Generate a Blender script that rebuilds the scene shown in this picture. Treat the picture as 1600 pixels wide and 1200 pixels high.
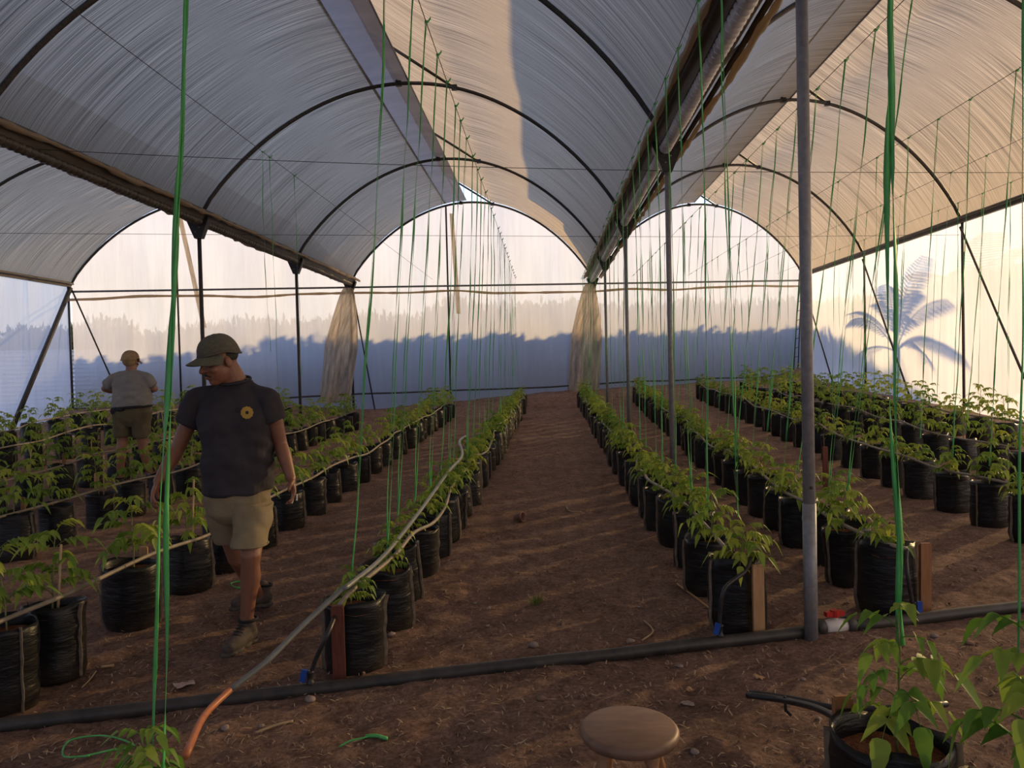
import bpy, bmesh, math, random
import numpy as np
from mathutils import Vector, Matrix
from mathutils.bvhtree import BVHTree

for o in list(bpy.data.objects):
    bpy.data.objects.remove(o)
scene = bpy.context.scene
COL = scene.collection
R = math.radians

# ------------------------------------------------------------------ camera
F_PX = 1200.0
PITCH, YAW, ROLL, CAM_H = 0.0245, 0.0442, 0.0242, 1.55


def ray(u, v):
    a, b = u - 800.0, v - 600.0
    cr, sr = math.cos(ROLL), math.sin(ROLL)
    U = a * cr - b * sr
    V = a * sr + b * cr
    xr, yf, zu = U / F_PX, 1.0, -V / F_PX
    cp, sp = math.cos(PITCH), math.sin(PITCH)
    yr = yf * cp + zu * sp
    z = -yf * sp + zu * cp
    cy, sy = math.cos(YAW), math.sin(YAW)
    return Vector((xr * cy - yr * sy, xr * sy + yr * cy, z))


def px(u, v, Y):
    d = ray(u, v)
    return Vector((0, 0, CAM_H)) + d * (Y / d.y)


fw = ray(800, 600)
rt = (ray(801, 600) - fw) * F_PX
up = (ray(800, 599) - fw) * F_PX
rt.normalize(); up.normalize(); fw.normalize()
cam_data = bpy.data.cameras.new('camera')
cam_data.sensor_width = 36.0
cam_data.lens = 36.0 * F_PX / 1600.0
cam_data.clip_end = 500
cam = bpy.data.objects.new('camera', cam_data)
M = Matrix((rt, up, -fw)).transposed().to_4x4()
M.translation = (0, 0, CAM_H)
cam.matrix_world = M
COL.objects.link(cam)
scene.camera = cam

# ------------------------------------------------------------------ light
SUN_AZ, SUN_EL = R(49), R(13)
SUN = Vector((math.sin(SUN_AZ) * math.cos(SUN_EL), math.cos(SUN_AZ) * math.cos(SUN_EL), math.sin(SUN_EL)))
sl = bpy.data.lights.new('sun', 'SUN')
sl.energy = 8.6
sl.color = (1.0, 0.69, 0.31)
sl.angle = R(0.8)
sun = bpy.data.objects.new('sun', sl)
sun.rotation_euler = (-SUN).to_track_quat('-Z', 'Y').to_euler()
COL.objects.link(sun)

world = bpy.data.worlds.new('sky')
scene.world = world
world.use_nodes = True
nt = world.node_tree
nt.nodes.clear()
wo = nt.nodes.new('ShaderNodeOutputWorld')
bg = nt.nodes.new('ShaderNodeBackground')
tc = nt.nodes.new('ShaderNodeTexCoord')
sx_ = nt.nodes.new('ShaderNodeSeparateXYZ')
rp = nt.nodes.new('ShaderNodeValToRGB')
nt.links.new(tc.outputs['Generated'], sx_.inputs[0])
nt.links.new(sx_.outputs['Z'], rp.inputs[0])
nt.links.new(rp.outputs[0], bg.inputs[0])
nt.links.new(bg.outputs[0], wo.inputs[0])
e = rp.color_ramp.elements
e[0].position = 0.0; e[0].color = (0.76, 0.69, 0.60, 1)
e[1].position = 1.0; e[1].color = (0.17, 0.27, 0.62, 1)
n1 = rp.color_ramp.elements.new(0.10); n1.color = (0.58, 0.60, 0.61, 1)
n2 = rp.color_ramp.elements.new(0.30); n2.color = (0.46, 0.62, 1.05, 1)
bg.inputs[1].default_value = 1.95

vs = scene.view_settings
vs.view_transform = 'Standard'
vs.look = 'None'
vs.exposure = 0.2
vs.gamma = 1.0
vs.use_curve_mapping = False
cy_ = scene.cycles
cy_.use_denoising = True
cy_.max_bounces = 7
cy_.diffuse_bounces = 4
cy_.transmission_bounces = 5
cy_.transparent_max_bounces = 12
cy_.sample_clamp_indirect = 6.0
cy_.caustics_reflective = False
cy_.caustics_refractive = False

# ------------------------------------------------------------------ plan of the greenhouse
S, D0, SKEW, W, X2, HG, SX = 4.4952, 4.193, 0.2771, 6.5532, 1.4037, 3.9409, 0.0155
GX = [X2 + (i - 2) * W for i in range(4)]
KF, KB = -3.0, 4.0


def planeY(x, k):
    return D0 + k * S + SKEW * (x - X2)


def arch(r):
    return 2.17 * max(0.0, 1 - (2 * r - 1) ** 2) ** 0.85


def sstep(a, b, x):
    t = np.clip((x - a) / (b - a), 0, 1)
    return t * t * (3 - 2 * t)


def gz(x, y):
    x = np.asarray(x, float); y = np.asarray(y, float)
    fac = np.clip(1 + 0.11 * x, 0.5, 1.0)
    d = y - 8.5
    rise = 0.034 * 0.5 * (d + np.sqrt(d * d + 2.0)) * fac
    z = SX * x + rise
    endd = (planeY(x, KB) - y) * 0.96
    z = z + 0.32 * np.clip(1 + 0.0 * x, 0, 1) * (1 - sstep(0.1, 1.5, endd))
    z = z + sstep(-4.5, -8.5, x) * np.clip(0.04 * (y - 5), 0, 0.42)
    z = z + 0.30 * (1 - sstep(0.2, 1.3, GX[3] - x)) * np.clip((y - 6) * 0.05, 0, 1)
    return z if z.ndim else float(z)


# ------------------------------------------------------------------ noise
def _hash(ix, iy, seed):
    h = np.sin(ix * 127.1 + iy * 311.7 + seed * 74.7) * 43758.5453
    return h - np.floor(h)


def vnoise(x, y, seed=0):
    x = np.asarray(x, float); y = np.asarray(y, float)
    ix, iy = np.floor(x), np.floor(y)
    fx, fy = x - ix, y - iy
    fx = fx * fx * (3 - 2 * fx); fy = fy * fy * (3 - 2 * fy)
    a = _hash(ix, iy, seed); b = _hash(ix + 1, iy, seed)
    c = _hash(ix, iy + 1, seed); d = _hash(ix + 1, iy + 1, seed)
    return (a * (1 - fx) + b * fx) * (1 - fy) + (c * (1 - fx) + d * fx) * fy - 0.5


# ------------------------------------------------------------------ materials
class NT:
    def __init__(self, name):
        self.m = bpy.data.materials.new(name)
        self.m.use_nodes = True
        self.t = self.m.node_tree
        self.t.nodes.clear()
        self.out = self.t.nodes.new('ShaderNodeOutputMaterial')

    def n(self, typ, **kw):
        nd = self.t.nodes.new(typ)
        for k, v in kw.items():
            if k in nd.inputs:
                nd.inputs[k].default_value = v
            else:
                setattr(nd, k, v)
        return nd

    def l(self, a, b):
        self.t.links.new(a, b)

    def coords(self, kind='Object', scale=(1, 1, 1)):
        c = self.n('ShaderNodeTexCoord')
        mp = self.n('ShaderNodeMapping')
        mp.inputs['Scale'].default_value = scale
        self.l(c.outputs[kind], mp.inputs[0])
        return mp.outputs[0]

    def noise(self, vec, scale, detail=4, rough=0.6):
        nz = self.n('ShaderNodeTexNoise')
        nz.inputs['Scale'].default_value = scale
        nz.inputs['Detail'].default_value = detail
        nz.inputs['Roughness'].default_value = rough
        if vec is not None:
            self.l(vec, nz.inputs['Vector'])
        return nz.outputs['Fac']

    def ramp(self, fac, stops):
        r_ = self.n('ShaderNodeValToRGB')
        els = r_.color_ramp.elements
        while len(els) < len(stops):
            els.new(0.5)
        for el, (p_, c_) in zip(els, stops):
            el.position = p_
            el.color = (c_[0], c_[1], c_[2], 1)
        self.l(fac, r_.inputs[0])
        return r_.outputs[0]

    def bump(self, h, strength=0.4, dist=0.01):
        b = self.n('ShaderNodeBump')
        b.inputs['Strength'].default_value = strength
        b.inputs['Distance'].default_value = dist
        self.l(h, b.inputs['Height'])
        return b.outputs[0]

    def principled(self, col, rough=0.6, normal=None, metal=0.0, spec=0.5):
        p = self.n('ShaderNodeBsdfPrincipled')
        if isinstance(col, tuple):
            p.inputs['Base Color'].default_value = (*col, 1)
        else:
            self.l(col, p.inputs['Base Color'])
        if isinstance(rough, (int, float)):
            p.inputs['Roughness'].default_value = rough
        else:
            self.l(rough, p.inputs['Roughness'])
        p.inputs['Metallic'].default_value = metal
        p.inputs['Specular IOR Level'].default_value = spec
        if normal is not None:
            self.l(normal, p.inputs['Normal'])
        return p.outputs[0]

    def fin(self, sh):
        self.l(sh, self.out.inputs['Surface'])
        return self.m


def mat_simple(name, c1, c2, scale=20, rough=0.6, metal=0.0, bump=0.2, dist=0.004, stretch=(1, 1, 1), spec=0.5):
    g = NT(name)
    v = g.coords('Object', stretch)
    f = g.noise(v, scale)
    col = g.ramp(f, [(0.3, c1), (0.7, c2)])
    return g.fin(g.principled(col, rough, g.bump(f, bump, dist), metal, spec))


def mat_film(name, base, warm, transp, streak=(1, 1), amount=0.35, trans_w=0.7, rough_coat=0.35):
    """Thin polythene sheet: scatters light through, lets a little straight through, slight sheen."""
    g = NT(name)
    uv = g.coords('UV', (streak[0], streak[1], 1))
    f1 = g.noise(uv, 1.0, 5, 0.65)
    uv2 = g.coords('UV', (0.55, 0.35, 1))
    f2 = g.noise(uv2, 1.0, 3, 0.5)
    uv3 = g.coords('UV', (streak[0] * 0.12, streak[1] * 1.3, 1))
    f3 = g.noise(uv3, 1.0, 2, 0.5)
    a = g.ramp(f1, [(0.34, tuple(c * (1 - amount) for c in base)), (0.66, tuple(min(1, c * (1 + amount)) for c in base))])
    b = g.ramp(f2, [(0.3, (0.86, 0.84, 0.82)), (0.7, (1.0, 1.0, 1.0))])
    mx = g.n('ShaderNodeMix', data_type='RGBA', blend_type='MULTIPLY')
    mx.inputs[0].default_value = 1.0
    g.l(a, mx.inputs[6]); g.l(b, mx.inputs[7])
    col = mx.outputs[2]
    bsum = g.n('ShaderNodeMath', operation='ADD')
    g.l(f1, bsum.inputs[0]); g.l(f3, bsum.inputs[1])
    nrm = g.bump(bsum.outputs[0], 0.35, 0.02)
    tr = g.n('ShaderNodeBsdfTranslucent'); g.l(col, tr.inputs[0]); g.l(nrm, tr.inputs['Normal'])
    df = g.n('ShaderNodeBsdfDiffuse'); g.l(col, df.inputs[0]); g.l(nrm, df.inputs['Normal'])
    m1 = g.n('ShaderNodeMixShader'); m1.inputs[0].default_value = trans_w
    g.l(df.outputs[0], m1.inputs[1]); g.l(tr.outputs[0], m1.inputs[2])
    gl = g.n('ShaderNodeBsdfGlossy'); gl.inputs['Roughness'].default_value = rough_coat
    gl.inputs['Color'].default_value = (1, 1, 1, 1); g.l(nrm, gl.inputs['Normal'])
    m2 = g.n('ShaderNodeMixShader'); m2.inputs[0].default_value = 0.05
    g.l(m1.outputs[0], m2.inputs[1]); g.l(gl.outputs[0], m2.inputs[2])
    tp = g.n('ShaderNodeBsdfTransparent'); tp.inputs[0].default_value = (*warm, 1)
    m3 = g.n('ShaderNodeMixShader'); m3.inputs[0].default_value = transp
    g.l(m2.outputs[0], m3.inputs[1]); g.l(tp.outputs[0], m3.inputs[2])
    return g.fin(m3.outputs[0])


def mat_leaf(name, c1, c2, c3):
    g = NT(name)
    oi = g.n('ShaderNodeObjectInfo')
    v = g.coords('Object')
    f = g.noise(v, 14, 2)
    ad = g.n('ShaderNodeMath', operation='MULTIPLY_ADD')
    g.l(oi.outputs['Random'], ad.inputs[0]); ad.inputs[1].default_value = 0.55; 
    ml = g.n('ShaderNodeMath', operation='MULTIPLY'); g.l(f, ml.inputs[0]); ml.inputs[1].default_value = 0.5
    g.l(ml.outputs[0], ad.inputs[2])
    col = g.ramp(ad.outputs[0], [(0.15, c1), (0.5, c2), (0.85, c3)])
    d = g.principled(col, 0.5, None, 0, 0.35)
    t = g.n('ShaderNodeBsdfTranslucent'); g.l(col, t.inputs[0])
    m = g.n('ShaderNodeMixShader'); m.inputs[0].default_value = 0.42
    g.l(d, m.inputs[1]); g.l(t.outputs[0], m.inputs[2])
    return g.fin(m.outputs[0])


def mat_dirt():
    g = NT('dry_dirt')
    v = g.coords('Object')
    n1 = g.noise(v, 1.1, 6, 0.6)
    n2 = g.noise(v, 9, 8, 0.7)
    n3 = g.noise(v, 42, 9, 0.8)
    c1 = g.ramp(n1, [(0.3, (0.27, 0.165, 0.125)), (0.7, (0.43, 0.28, 0.215))])
    c2 = g.ramp(n2, [(0.32, (0.58, 0.54, 0.52)), (0.55, (1.0, 1.0, 1.0)), (0.75, (1.35, 1.28, 1.2))])
    c3 = g.ramp(n3, [(0.34, (0.42, 0.38, 0.36)), (0.54, (1, 1, 1)), (0.70, (1.7, 1.6, 1.5))])
    mx = g.n('ShaderNodeMix', data_type='RGBA', blend_type='MULTIPLY'); mx.inputs[0].default_value = 1
    g.l(c1, mx.inputs[6]); g.l(c2, mx.inputs[7])
    my = g.n('ShaderNodeMix', data_type='RGBA', blend_type='MULTIPLY'); my.inputs[0].default_value = 1
    g.l(mx.outputs[2], my.inputs[6]); g.l(c3, my.inputs[7])
    # pale salt crust that dried beside the water pipe
    sx = g.n('ShaderNodeSeparateXYZ'); g.l(v, sx.inputs[0])
    ln = g.n('ShaderNodeMath', operation='MULTIPLY_ADD'); g.l(sx.outputs['X'], ln.inputs[0]); ln.inputs[1].default_value = -0.2443; g.l(sx.outputs['Y'], ln.inputs[2])
    off = g.n('ShaderNodeMath', operation='SUBTRACT'); g.l(ln.outputs[0], off.inputs[0]); off.inputs[1].default_value = 3.90
    ab = g.n('ShaderNodeMath', operation='ABSOLUTE'); g.l(off.outputs[0], ab.inputs[0])
    near = g.n('ShaderNodeMapRange'); g.l(ab.outputs[0], near.inputs[0]); near.inputs[1].default_value = 0.05; near.inputs[2].default_value = 0.30; near.inputs[3].default_value = 1; near.inputs[4].default_value = 0
    n4 = g.noise(v, 1.6, 5, 0.7)
    th = g.n('ShaderNodeMapRange'); g.l(n4, th.inputs[0]); th.inputs[1].default_value = 0.56; th.inputs[2].default_value = 0.68
    mm = g.n('ShaderNodeMath', operation='MULTIPLY'); g.l(near.outputs[0], mm.inputs[0]); g.l(th.outputs[0], mm.inputs[1])
    m5 = g.n('ShaderNodeMath', operation='MULTIPLY'); g.l(mm.outputs[0], m5.inputs[0]); m5.inputs[1].default_value = 0.55
    mz = g.n('ShaderNodeMix', data_type='RGBA'); g.l(m5.outputs[0], mz.inputs[0]); g.l(my.outputs[2], mz.inputs[6]); mz.inputs[7].default_value = (0.42, 0.34, 0.29, 1)
    hs = g.n('ShaderNodeMath', operation='ADD'); g.l(n2, hs.inputs[0]); g.l(n3, hs.inputs[1])
    return g.fin(g.principled(mz.outputs[2], 0.95, g.bump(hs.outputs[0], 0.9, 0.035), 0, 0.15))


def mat_bag():
    g = NT('black_grow_bag_plastic')
    v = g.coords('Object')
    f = g.noise(v, 7, 5)
    f2 = g.noise(g.coords('Object', (6, 6, 26)), 1, 4)
    oi = g.n('ShaderNodeObjectInfo')
    sp = g.n('ShaderNodeSeparateXYZ'); g.l(v, sp.inputs[0])
    dust = g.n('ShaderNodeMapRange'); g.l(sp.outputs['Z'], dust.inputs[0]); dust.inputs[1].default_value = 0.30; dust.inputs[2].default_value = 0.0
    mu = g.n('ShaderNodeMath', operation='MULTIPLY'); g.l(dust.outputs[0], mu.inputs[0]); g.l(f, mu.inputs[1])
    col = g.ramp(mu.outputs[0], [(0.25, (0.008, 0.008, 0.009)), (0.75, (0.042, 0.031, 0.024))])
    return g.fin(g.principled(col, 0.40, g.bump(f2, 0.7, 0.012), 0, 0.35))


MT = {}
MT['roof'] = mat_film('roof_polythene', (0.325, 0.262, 0.172), (0.95, 0.9, 0.85), 0.015, (85, 0.4), 0.78, 0.66, 0.4)
MT['roof_blue'] = MT['roof']
MT['wall'] = mat_film('wall_polythene', (0.61, 0.61, 0.60), (0.97, 0.95, 0.93), 0.17, (6, 0.4), 0.06, 0.86)
MT['drape'] = mat_film('loose_polythene', (0.62, 0.50, 0.36), (0.9, 0.8, 0.6), 0.10, (12, 1.5), 0.45, 0.6)
MT['crest'] = mat_film('smooth_vent_polythene', (0.25, 0.22, 0.20), (0.9, 0.85, 0.8), 0.04, (2, 1), 0.15, 0.55, 0.2)
MT['steel'] = mat_simple('galvanised_steel', (0.16, 0.16, 0.17), (0.26, 0.26, 0.27), 40, 0.45, 0.75, 0.1)
MT['postgrey'] = mat_simple('grey_steel_post', (0.20, 0.20, 0.215), (0.30, 0.30, 0.31), 25, 0.5, 0.35, 0.15)
MT['darksteel'] = mat_simple('weathered_dark_steel', (0.045, 0.040, 0.036), (0.085, 0.075, 0.068), 30, 0.6, 0.35, 0.2)
MT['gutter'] = mat_simple('old_gutter_sheet', (0.075, 0.063, 0.052), (0.16, 0.135, 0.11), 12, 0.6, 0.15, 0.3, 0.006, (1, 0.2, 1))
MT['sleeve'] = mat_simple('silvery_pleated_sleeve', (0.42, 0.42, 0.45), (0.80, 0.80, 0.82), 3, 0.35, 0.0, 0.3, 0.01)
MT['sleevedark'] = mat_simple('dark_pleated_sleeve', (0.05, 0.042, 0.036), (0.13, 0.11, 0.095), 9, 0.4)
MT['wood_red'] = mat_simple('red_brown_stake', (0.10, 0.025, 0.014), (0.17, 0.048, 0.026), 18, 0.7, 0, 0.4, 0.003, (4, 4, 0.4))
MT['wood_pale'] = mat_simple('pale_pine', (0.40, 0.22, 0.10), (0.55, 0.33, 0.16), 18, 0.65, 0, 0.3, 0.003, (4, 4, 0.4))
MT['wood_orange'] = mat_simple('orange_brown_wood', (0.24, 0.10, 0.04), (0.36, 0.17, 0.07), 18, 0.65, 0, 0.3, 0.003, (4, 4, 0.4))
MT['cane'] = mat_simple('dry_cane', (0.38, 0.26, 0.13), (0.55, 0.40, 0.22), 30, 0.7)
MT['pipe'] = mat_simple('dusty_black_pipe', (0.018, 0.018, 0.019), (0.060, 0.050, 0.043), 10, 0.5, 0, 0.2, 0.004)
MT['hose'] = mat_simple('sun_bleached_drip_hose', (0.20, 0.165, 0.125), (0.34, 0.28, 0.21), 8, 0.5)
MT['hosegrey'] = mat_simple('grey_green_hose', (0.13, 0.14, 0.13), (0.22, 0.23, 0.21), 8, 0.4)
MT['hoseorange'] = mat_simple('faded_orange_hose', (0.42, 0.13, 0.05), (0.52, 0.19, 0.08), 8, 0.45)
MT['hoseblack'] = mat_simple('black_hose', (0.014, 0.014, 0.016), (0.035, 0.033, 0.032), 10, 0.4)
MT['blue'] = mat_simple('blue_plastic', (0.01, 0.06, 0.32), (0.015, 0.09, 0.45), 10, 0.4)
MT['white'] = mat_simple('white_pvc', (0.55, 0.52, 0.50), (0.68, 0.65, 0.62), 14, 0.4)
MT['red'] = mat_simple('red_plastic', (0.42, 0.02, 0.015), (0.55, 0.035, 0.02), 10, 0.35)
MT['bag'] = mat_bag()
MT['seam'] = mat_simple('sunlit_dusty_bag_seam', (0.10, 0.078, 0.055), (0.24, 0.185, 0.13), 20, 0.6, 0, 0.4)  # dusty tan, made paler for sunlight caught along the seam edges
MT['soil'] = mat_simple('coir_potting_mix', (0.12, 0.035, 0.014), (0.28, 0.10, 0.045), 60, 0.95, 0, 0.8, 0.02)
MT['leaf'] = mat_leaf('tomato_leaf', (0.12, 0.24, 0.035), (0.26, 0.38, 0.055), (0.48, 0.52, 0.08))
MT['leaffront'] = mat_leaf('broad_tomato_leaf', (0.08, 0.22, 0.035), (0.19, 0.35, 0.05), (0.38, 0.47, 0.07))
MT['stem'] = mat_simple('seedling_stem', (0.16, 0.20, 0.06), (0.30, 0.27, 0.12), 30, 0.6)
MT['string'] = mat_simple('green_raffia', (0.06, 0.36, 0.07), (0.13, 0.55, 0.16), 30, 0.45)
MT['wire'] = mat_simple('thin_dark_wire', (0.03, 0.028, 0.026), (0.05, 0.045, 0.04), 20, 0.5, 0.4)
MT['dirt'] = mat_dirt()
MT['straw'] = mat_simple('straw_litter', (0.30, 0.20, 0.125), (0.54, 0.40, 0.27), 3, 0.9)
MT['stone'] = mat_simple('pebble', (0.20, 0.15, 0.125), (0.36, 0.29, 0.25), 30, 0.85)
MT['clod'] = mat_simple('dirt_clod', (0.16, 0.095, 0.065), (0.34, 0.22, 0.155), 40, 0.95, 0, 0.6, 0.01)
MT['stool'] = mat_simple('worn_stool_wood', (0.15, 0.085, 0.055), (0.27, 0.16, 0.105), 6, 0.5, 0, 0.15, 0.003, (1, 3, 1))
MT['stoolleg'] = mat_simple('stool_leg_wood', (0.22, 0.10, 0.045), (0.36, 0.18, 0.085), 10, 0.5)
MT['skin'] = mat_simple('tanned_skin', (0.21, 0.088, 0.050), (0.27, 0.120, 0.070), 12, 0.5, 0, 0.1, 0.002)
MT['skin2'] = mat_simple('sunburnt_skin', (0.28, 0.13, 0.08), (0.34, 0.17, 0.11), 12, 0.5, 0, 0.1, 0.002)
MT['shirt'] = mat_simple('faded_black_cotton', (0.022, 0.018, 0.023), (0.040, 0.033, 0.040), 6, 0.9, 0, 0.3, 0.006)
MT['shirt2'] = mat_simple('pale_grey_cotton', (0.21, 0.20, 0.195), (0.29, 0.275, 0.265), 6, 0.9, 0, 0.3, 0.006)
MT['shorts'] = mat_simple('khaki_cotton', (0.20, 0.155, 0.085), (0.28, 0.22, 0.13), 8, 0.9, 0, 0.4, 0.006)
MT['shorts2'] = mat_simple('olive_cotton', (0.085, 0.070, 0.038), (0.14, 0.112, 0.062), 8, 0.9, 0, 0.4, 0.006)
MT['cap'] = mat_simple('olive_cap_cloth', (0.085, 0.080, 0.055), (0.125, 0.115, 0.082), 60, 0.9, 0, 0.2)
MT['cap2'] = mat_simple('tan_cap_cloth', (0.26, 0.17, 0.09), (0.40, 0.28, 0.16), 20, 0.9, 0, 0.2)
MT['boot'] = mat_simple('dusty_brown_boot', (0.050, 0.037, 0.032), (0.115, 0.088, 0.072), 25, 0.8, 0, 0.3)
MT['sole'] = mat_simple('dusty_rubber_sole', (0.05, 0.045, 0.036), (0.12, 0.10, 0.08), 25, 0.85)
MT['black'] = mat_simple('black_cloth', (0.008, 0.008, 0.009), (0.018, 0.017, 0.018), 20, 0.8)
MT['hair'] = mat_simple('dark_hair', (0.010, 0.008, 0.007), (0.022, 0.017, 0.014), 80, 0.7)
MT['yellow'] = mat_simple('yellow_print', (0.33, 0.20, 0.03), (0.50, 0.33, 0.07), 300, 0.8)
MT['eye'] = mat_simple('eye', (0.25, 0.22, 0.20), (0.32, 0.29, 0.27), 10, 0.3)
MT['paper'] = mat_simple('dirty_paper', (0.40, 0.28, 0.25), (0.52, 0.40, 0.36), 14, 0.9)
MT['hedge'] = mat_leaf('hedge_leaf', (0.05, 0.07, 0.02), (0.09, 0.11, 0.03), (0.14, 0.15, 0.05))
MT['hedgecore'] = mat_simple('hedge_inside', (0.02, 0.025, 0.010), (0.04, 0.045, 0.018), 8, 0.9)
MT['bark'] = mat_simple('palm_bark', (0.13, 0.09, 0.06), (0.22, 0.16, 0.11), 15, 0.9, 0, 0.6, 0.02, (1, 1, 4))
MT['tin'] = mat_simple('corrugated_tin', (0.66, 0.68, 0.72), (0.80, 0.82, 0.85), 6, 0.5, 0.0)
MT['outside'] = mat_simple('dry_field', (0.25, 0.17, 0.10), (0.38, 0.27, 0.17), 3, 0.95)
MT['clay'] = mat_simple('clay_pot', (0.24, 0.13, 0.085), (0.34, 0.20, 0.14), 20, 0.8)
MT['bracket'] = mat_simple('black_bracket_plate', (0.020, 0.019, 0.018), (0.045, 0.042, 0.040), 20, 0.5, 0.4)
MT['grassy'] = mat_leaf('weed_grass', (0.07, 0.14, 0.02), (0.12, 0.20, 0.03), (0.2, 0.26, 0.05))


# ------------------------------------------------------------------ object helpers
def tag(o, label=None, cat=None, group=None, kind=None):
    if label: o['label'] = label
    if cat: o['category'] = cat
    if group: o['group'] = group
    if kind: o['kind'] = kind
    return o


def empty(name, loc=(0, 0, 0), rz=0.0):
    o = bpy.data.objects.new(name, None)
    o.empty_display_size = 0.1
    COL.objects.link(o)
    o.location = loc
    o.rotation_euler = (0, 0, rz)
    return o


def link(name, me, parent=None):
    o = bpy.data.objects.new(name, me)
    COL.objects.link(o)
    if parent is not None:
        o.parent = parent
    return o


def mesh(name, verts, faces, mat, smooth=True, uvs=None, mats=None, midx=None):
    me = bpy.data.meshes.new(name)
    me.from_pydata([tuple(map(float, v)) for v in verts], [], faces)
    if mats:
        for m_ in mats: me.materials.append(m_)
    else:
        me.materials.append(mat)
    if midx is not None:
        me.polygons.foreach_set('material_index', midx)
    if smooth:
        me.polygons.foreach_set('use_smooth', [True] * len(me.polygons))
    if uvs is not None:
        ul = me.uv_layers.new(name='UVMap')
        for lp in me.loops:
            ul.data[lp.index].uv = uvs[lp.vertex_index]
    me.update()
    return me


class MB:
    """collects vertices and faces for one mesh"""
    def __init__(self):
        self.v = []; self.f = []; self.mi = []

    def add(self, vs_, fs_, mi=0):
        b = len(self.v)
        self.v += [tuple(x) for x in vs_]
        self.f += [tuple(b + i for i in f_) for f_ in fs_]
        self.mi += [mi] * len(fs_)

    def box(self, c, s, rot=None, mi=0, taper=1.0):
        hx, hy, hz = s[0] / 2, s[1] / 2, s[2] / 2
        vs_ = []
        for z in (-1, 1):
            t = taper if z > 0 else 1.0
            for x, y in ((-1, -1), (1, -1), (1, 1), (-1, 1)):
                p_ = Vector((x * hx * t, y * hy * t, z * hz))
                if rot is not None: p_ = rot @ p_
                vs_.append(p_ + Vector(c))
        self.add(vs_, [(3, 2, 1, 0), (4, 5, 6, 7), (0, 1, 5, 4), (1, 2, 6, 5), (2, 3, 7, 6), (3, 0, 4, 7)], mi)

    def tube(self, pts, rad, n=8, caps=True, mi=0, twist=0.0):
        pts = [Vector(p_) for p_ in pts]
        rads = rad if isinstance(rad, (list, tuple)) else [rad] * len(pts)
        vs_ = []; fs_ = []
        t0 = (pts[1] - pts[0]).normalized()
        ref = Vector((0, 0, 1)) if abs(t0.z) < 0.9 else Vector((1, 0, 0))
        nrm = t0.cross(ref).normalized()
        for i, p_ in enumerate(pts):
            if i == 0: t = pts[1] - pts[0]
            elif i == len(pts) - 1: t = pts[-1] - pts[-2]
            else: t = pts[i + 1] - pts[i - 1]
            t.normalize()
            nrm = (nrm - t * nrm.dot(t))
            if nrm.length < 1e-6: nrm = t.orthogonal()
            nrm.normalize()
            bi = t.cross(nrm)
            for j in range(n):
                a = 2 * math.pi * j / n
                vs_.append(p_ + (nrm * math.cos(a) + bi * math.sin(a)) * rads[i])
        for i in range(len(pts) - 1):
            for j in range(n):
                fs_.append((i * n + j, i * n + (j + 1) % n, (i + 1) * n + (j + 1) % n, (i + 1) * n + j))
        if caps:
            fs_.append(tuple(reversed(range(n))))
            fs_.append(tuple((len(pts) - 1) * n + j for j in range(n)))
        self.add(vs_, fs_, mi)

    def lathe(self, prof, n=20, c=(0, 0, 0), mi=0, close=True):
        vs_ = []; fs_ = []
        for r_, z in prof:
            for j in range(n):
                a = 2 * math.pi * j / n
                vs_.append((c[0] + r_ * math.cos(a), c[1] + r_ * math.sin(a), c[2] + z))
        for i in range(len(prof) - 1):
            for j in range(n):
                fs_.append((i * n + j, i * n + (j + 1) % n, (i + 1) * n + (j + 1) % n, (i + 1) * n + j))
        if close:
            fs_.append(tuple(reversed(range(n))))
            fs_.append(tuple((len(prof) - 1) * n + j for j in range(n)))
        self.add(vs_, fs_, mi)

    def mesh(self, name, mat, smooth=True, mats=None):
        return mesh(name, self.v, self.f, mat, smooth, None, mats, self.mi if mats else None)

    def build(self, name, mat, parent=None, smooth=True, mats=None):
        return link(name, self.mesh(name, mat, smooth, mats), parent)


def spline(pts, n=8):
    """Catmull-Rom through points"""
    P = [Vector(p_) for p_ in pts]
    P = [P[0] * 2 - P[1]] + P + [P[-1] * 2 - P[-2]]
    out = []
    for i in range(1, len(P) - 2):
        for j in range(n):
            t = j / n
            a, b, c, d = P[i - 1], P[i], P[i + 1], P[i + 2]
            out.append(0.5 * ((2 * b) + (c - a) * t + (2 * a - 5 * b + 4 * c - d) * t * t + (3 * b - a - 3 * c + d) * t ** 3))
    out.append(P[-2])
    return out


def grid_mesh(name, fn, nu, nv, mat, flip=False):
    vs_ = []; uvs = []; fs_ = []
    for i in range(nu):
        for j in range(nv):
            p_, uv = fn(i / (nu - 1), j / (nv - 1))
            vs_.append(p_); uvs.append(uv)
    for i in range(nu - 1):
        for j in range(nv - 1):
            q = (i * nv + j, (i + 1) * nv + j, (i + 1) * nv + j + 1, i * nv + j + 1)
            fs_.append(tuple(reversed(q)) if flip else q)
    return mesh(name, vs_, fs_, mat, True, uvs)


rnd = random.Random(7)

# ================================================================== THE SETTING
# ------------------------------------------------------------------ floor
def axis(a, b, d0, d1, coarse, fine):
    o = list(np.arange(a, d0, coarse)) + list(np.arange(d0, d1, fine)) + list(np.arange(d1, b + coarse, coarse))
    return np.array(o)


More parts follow.
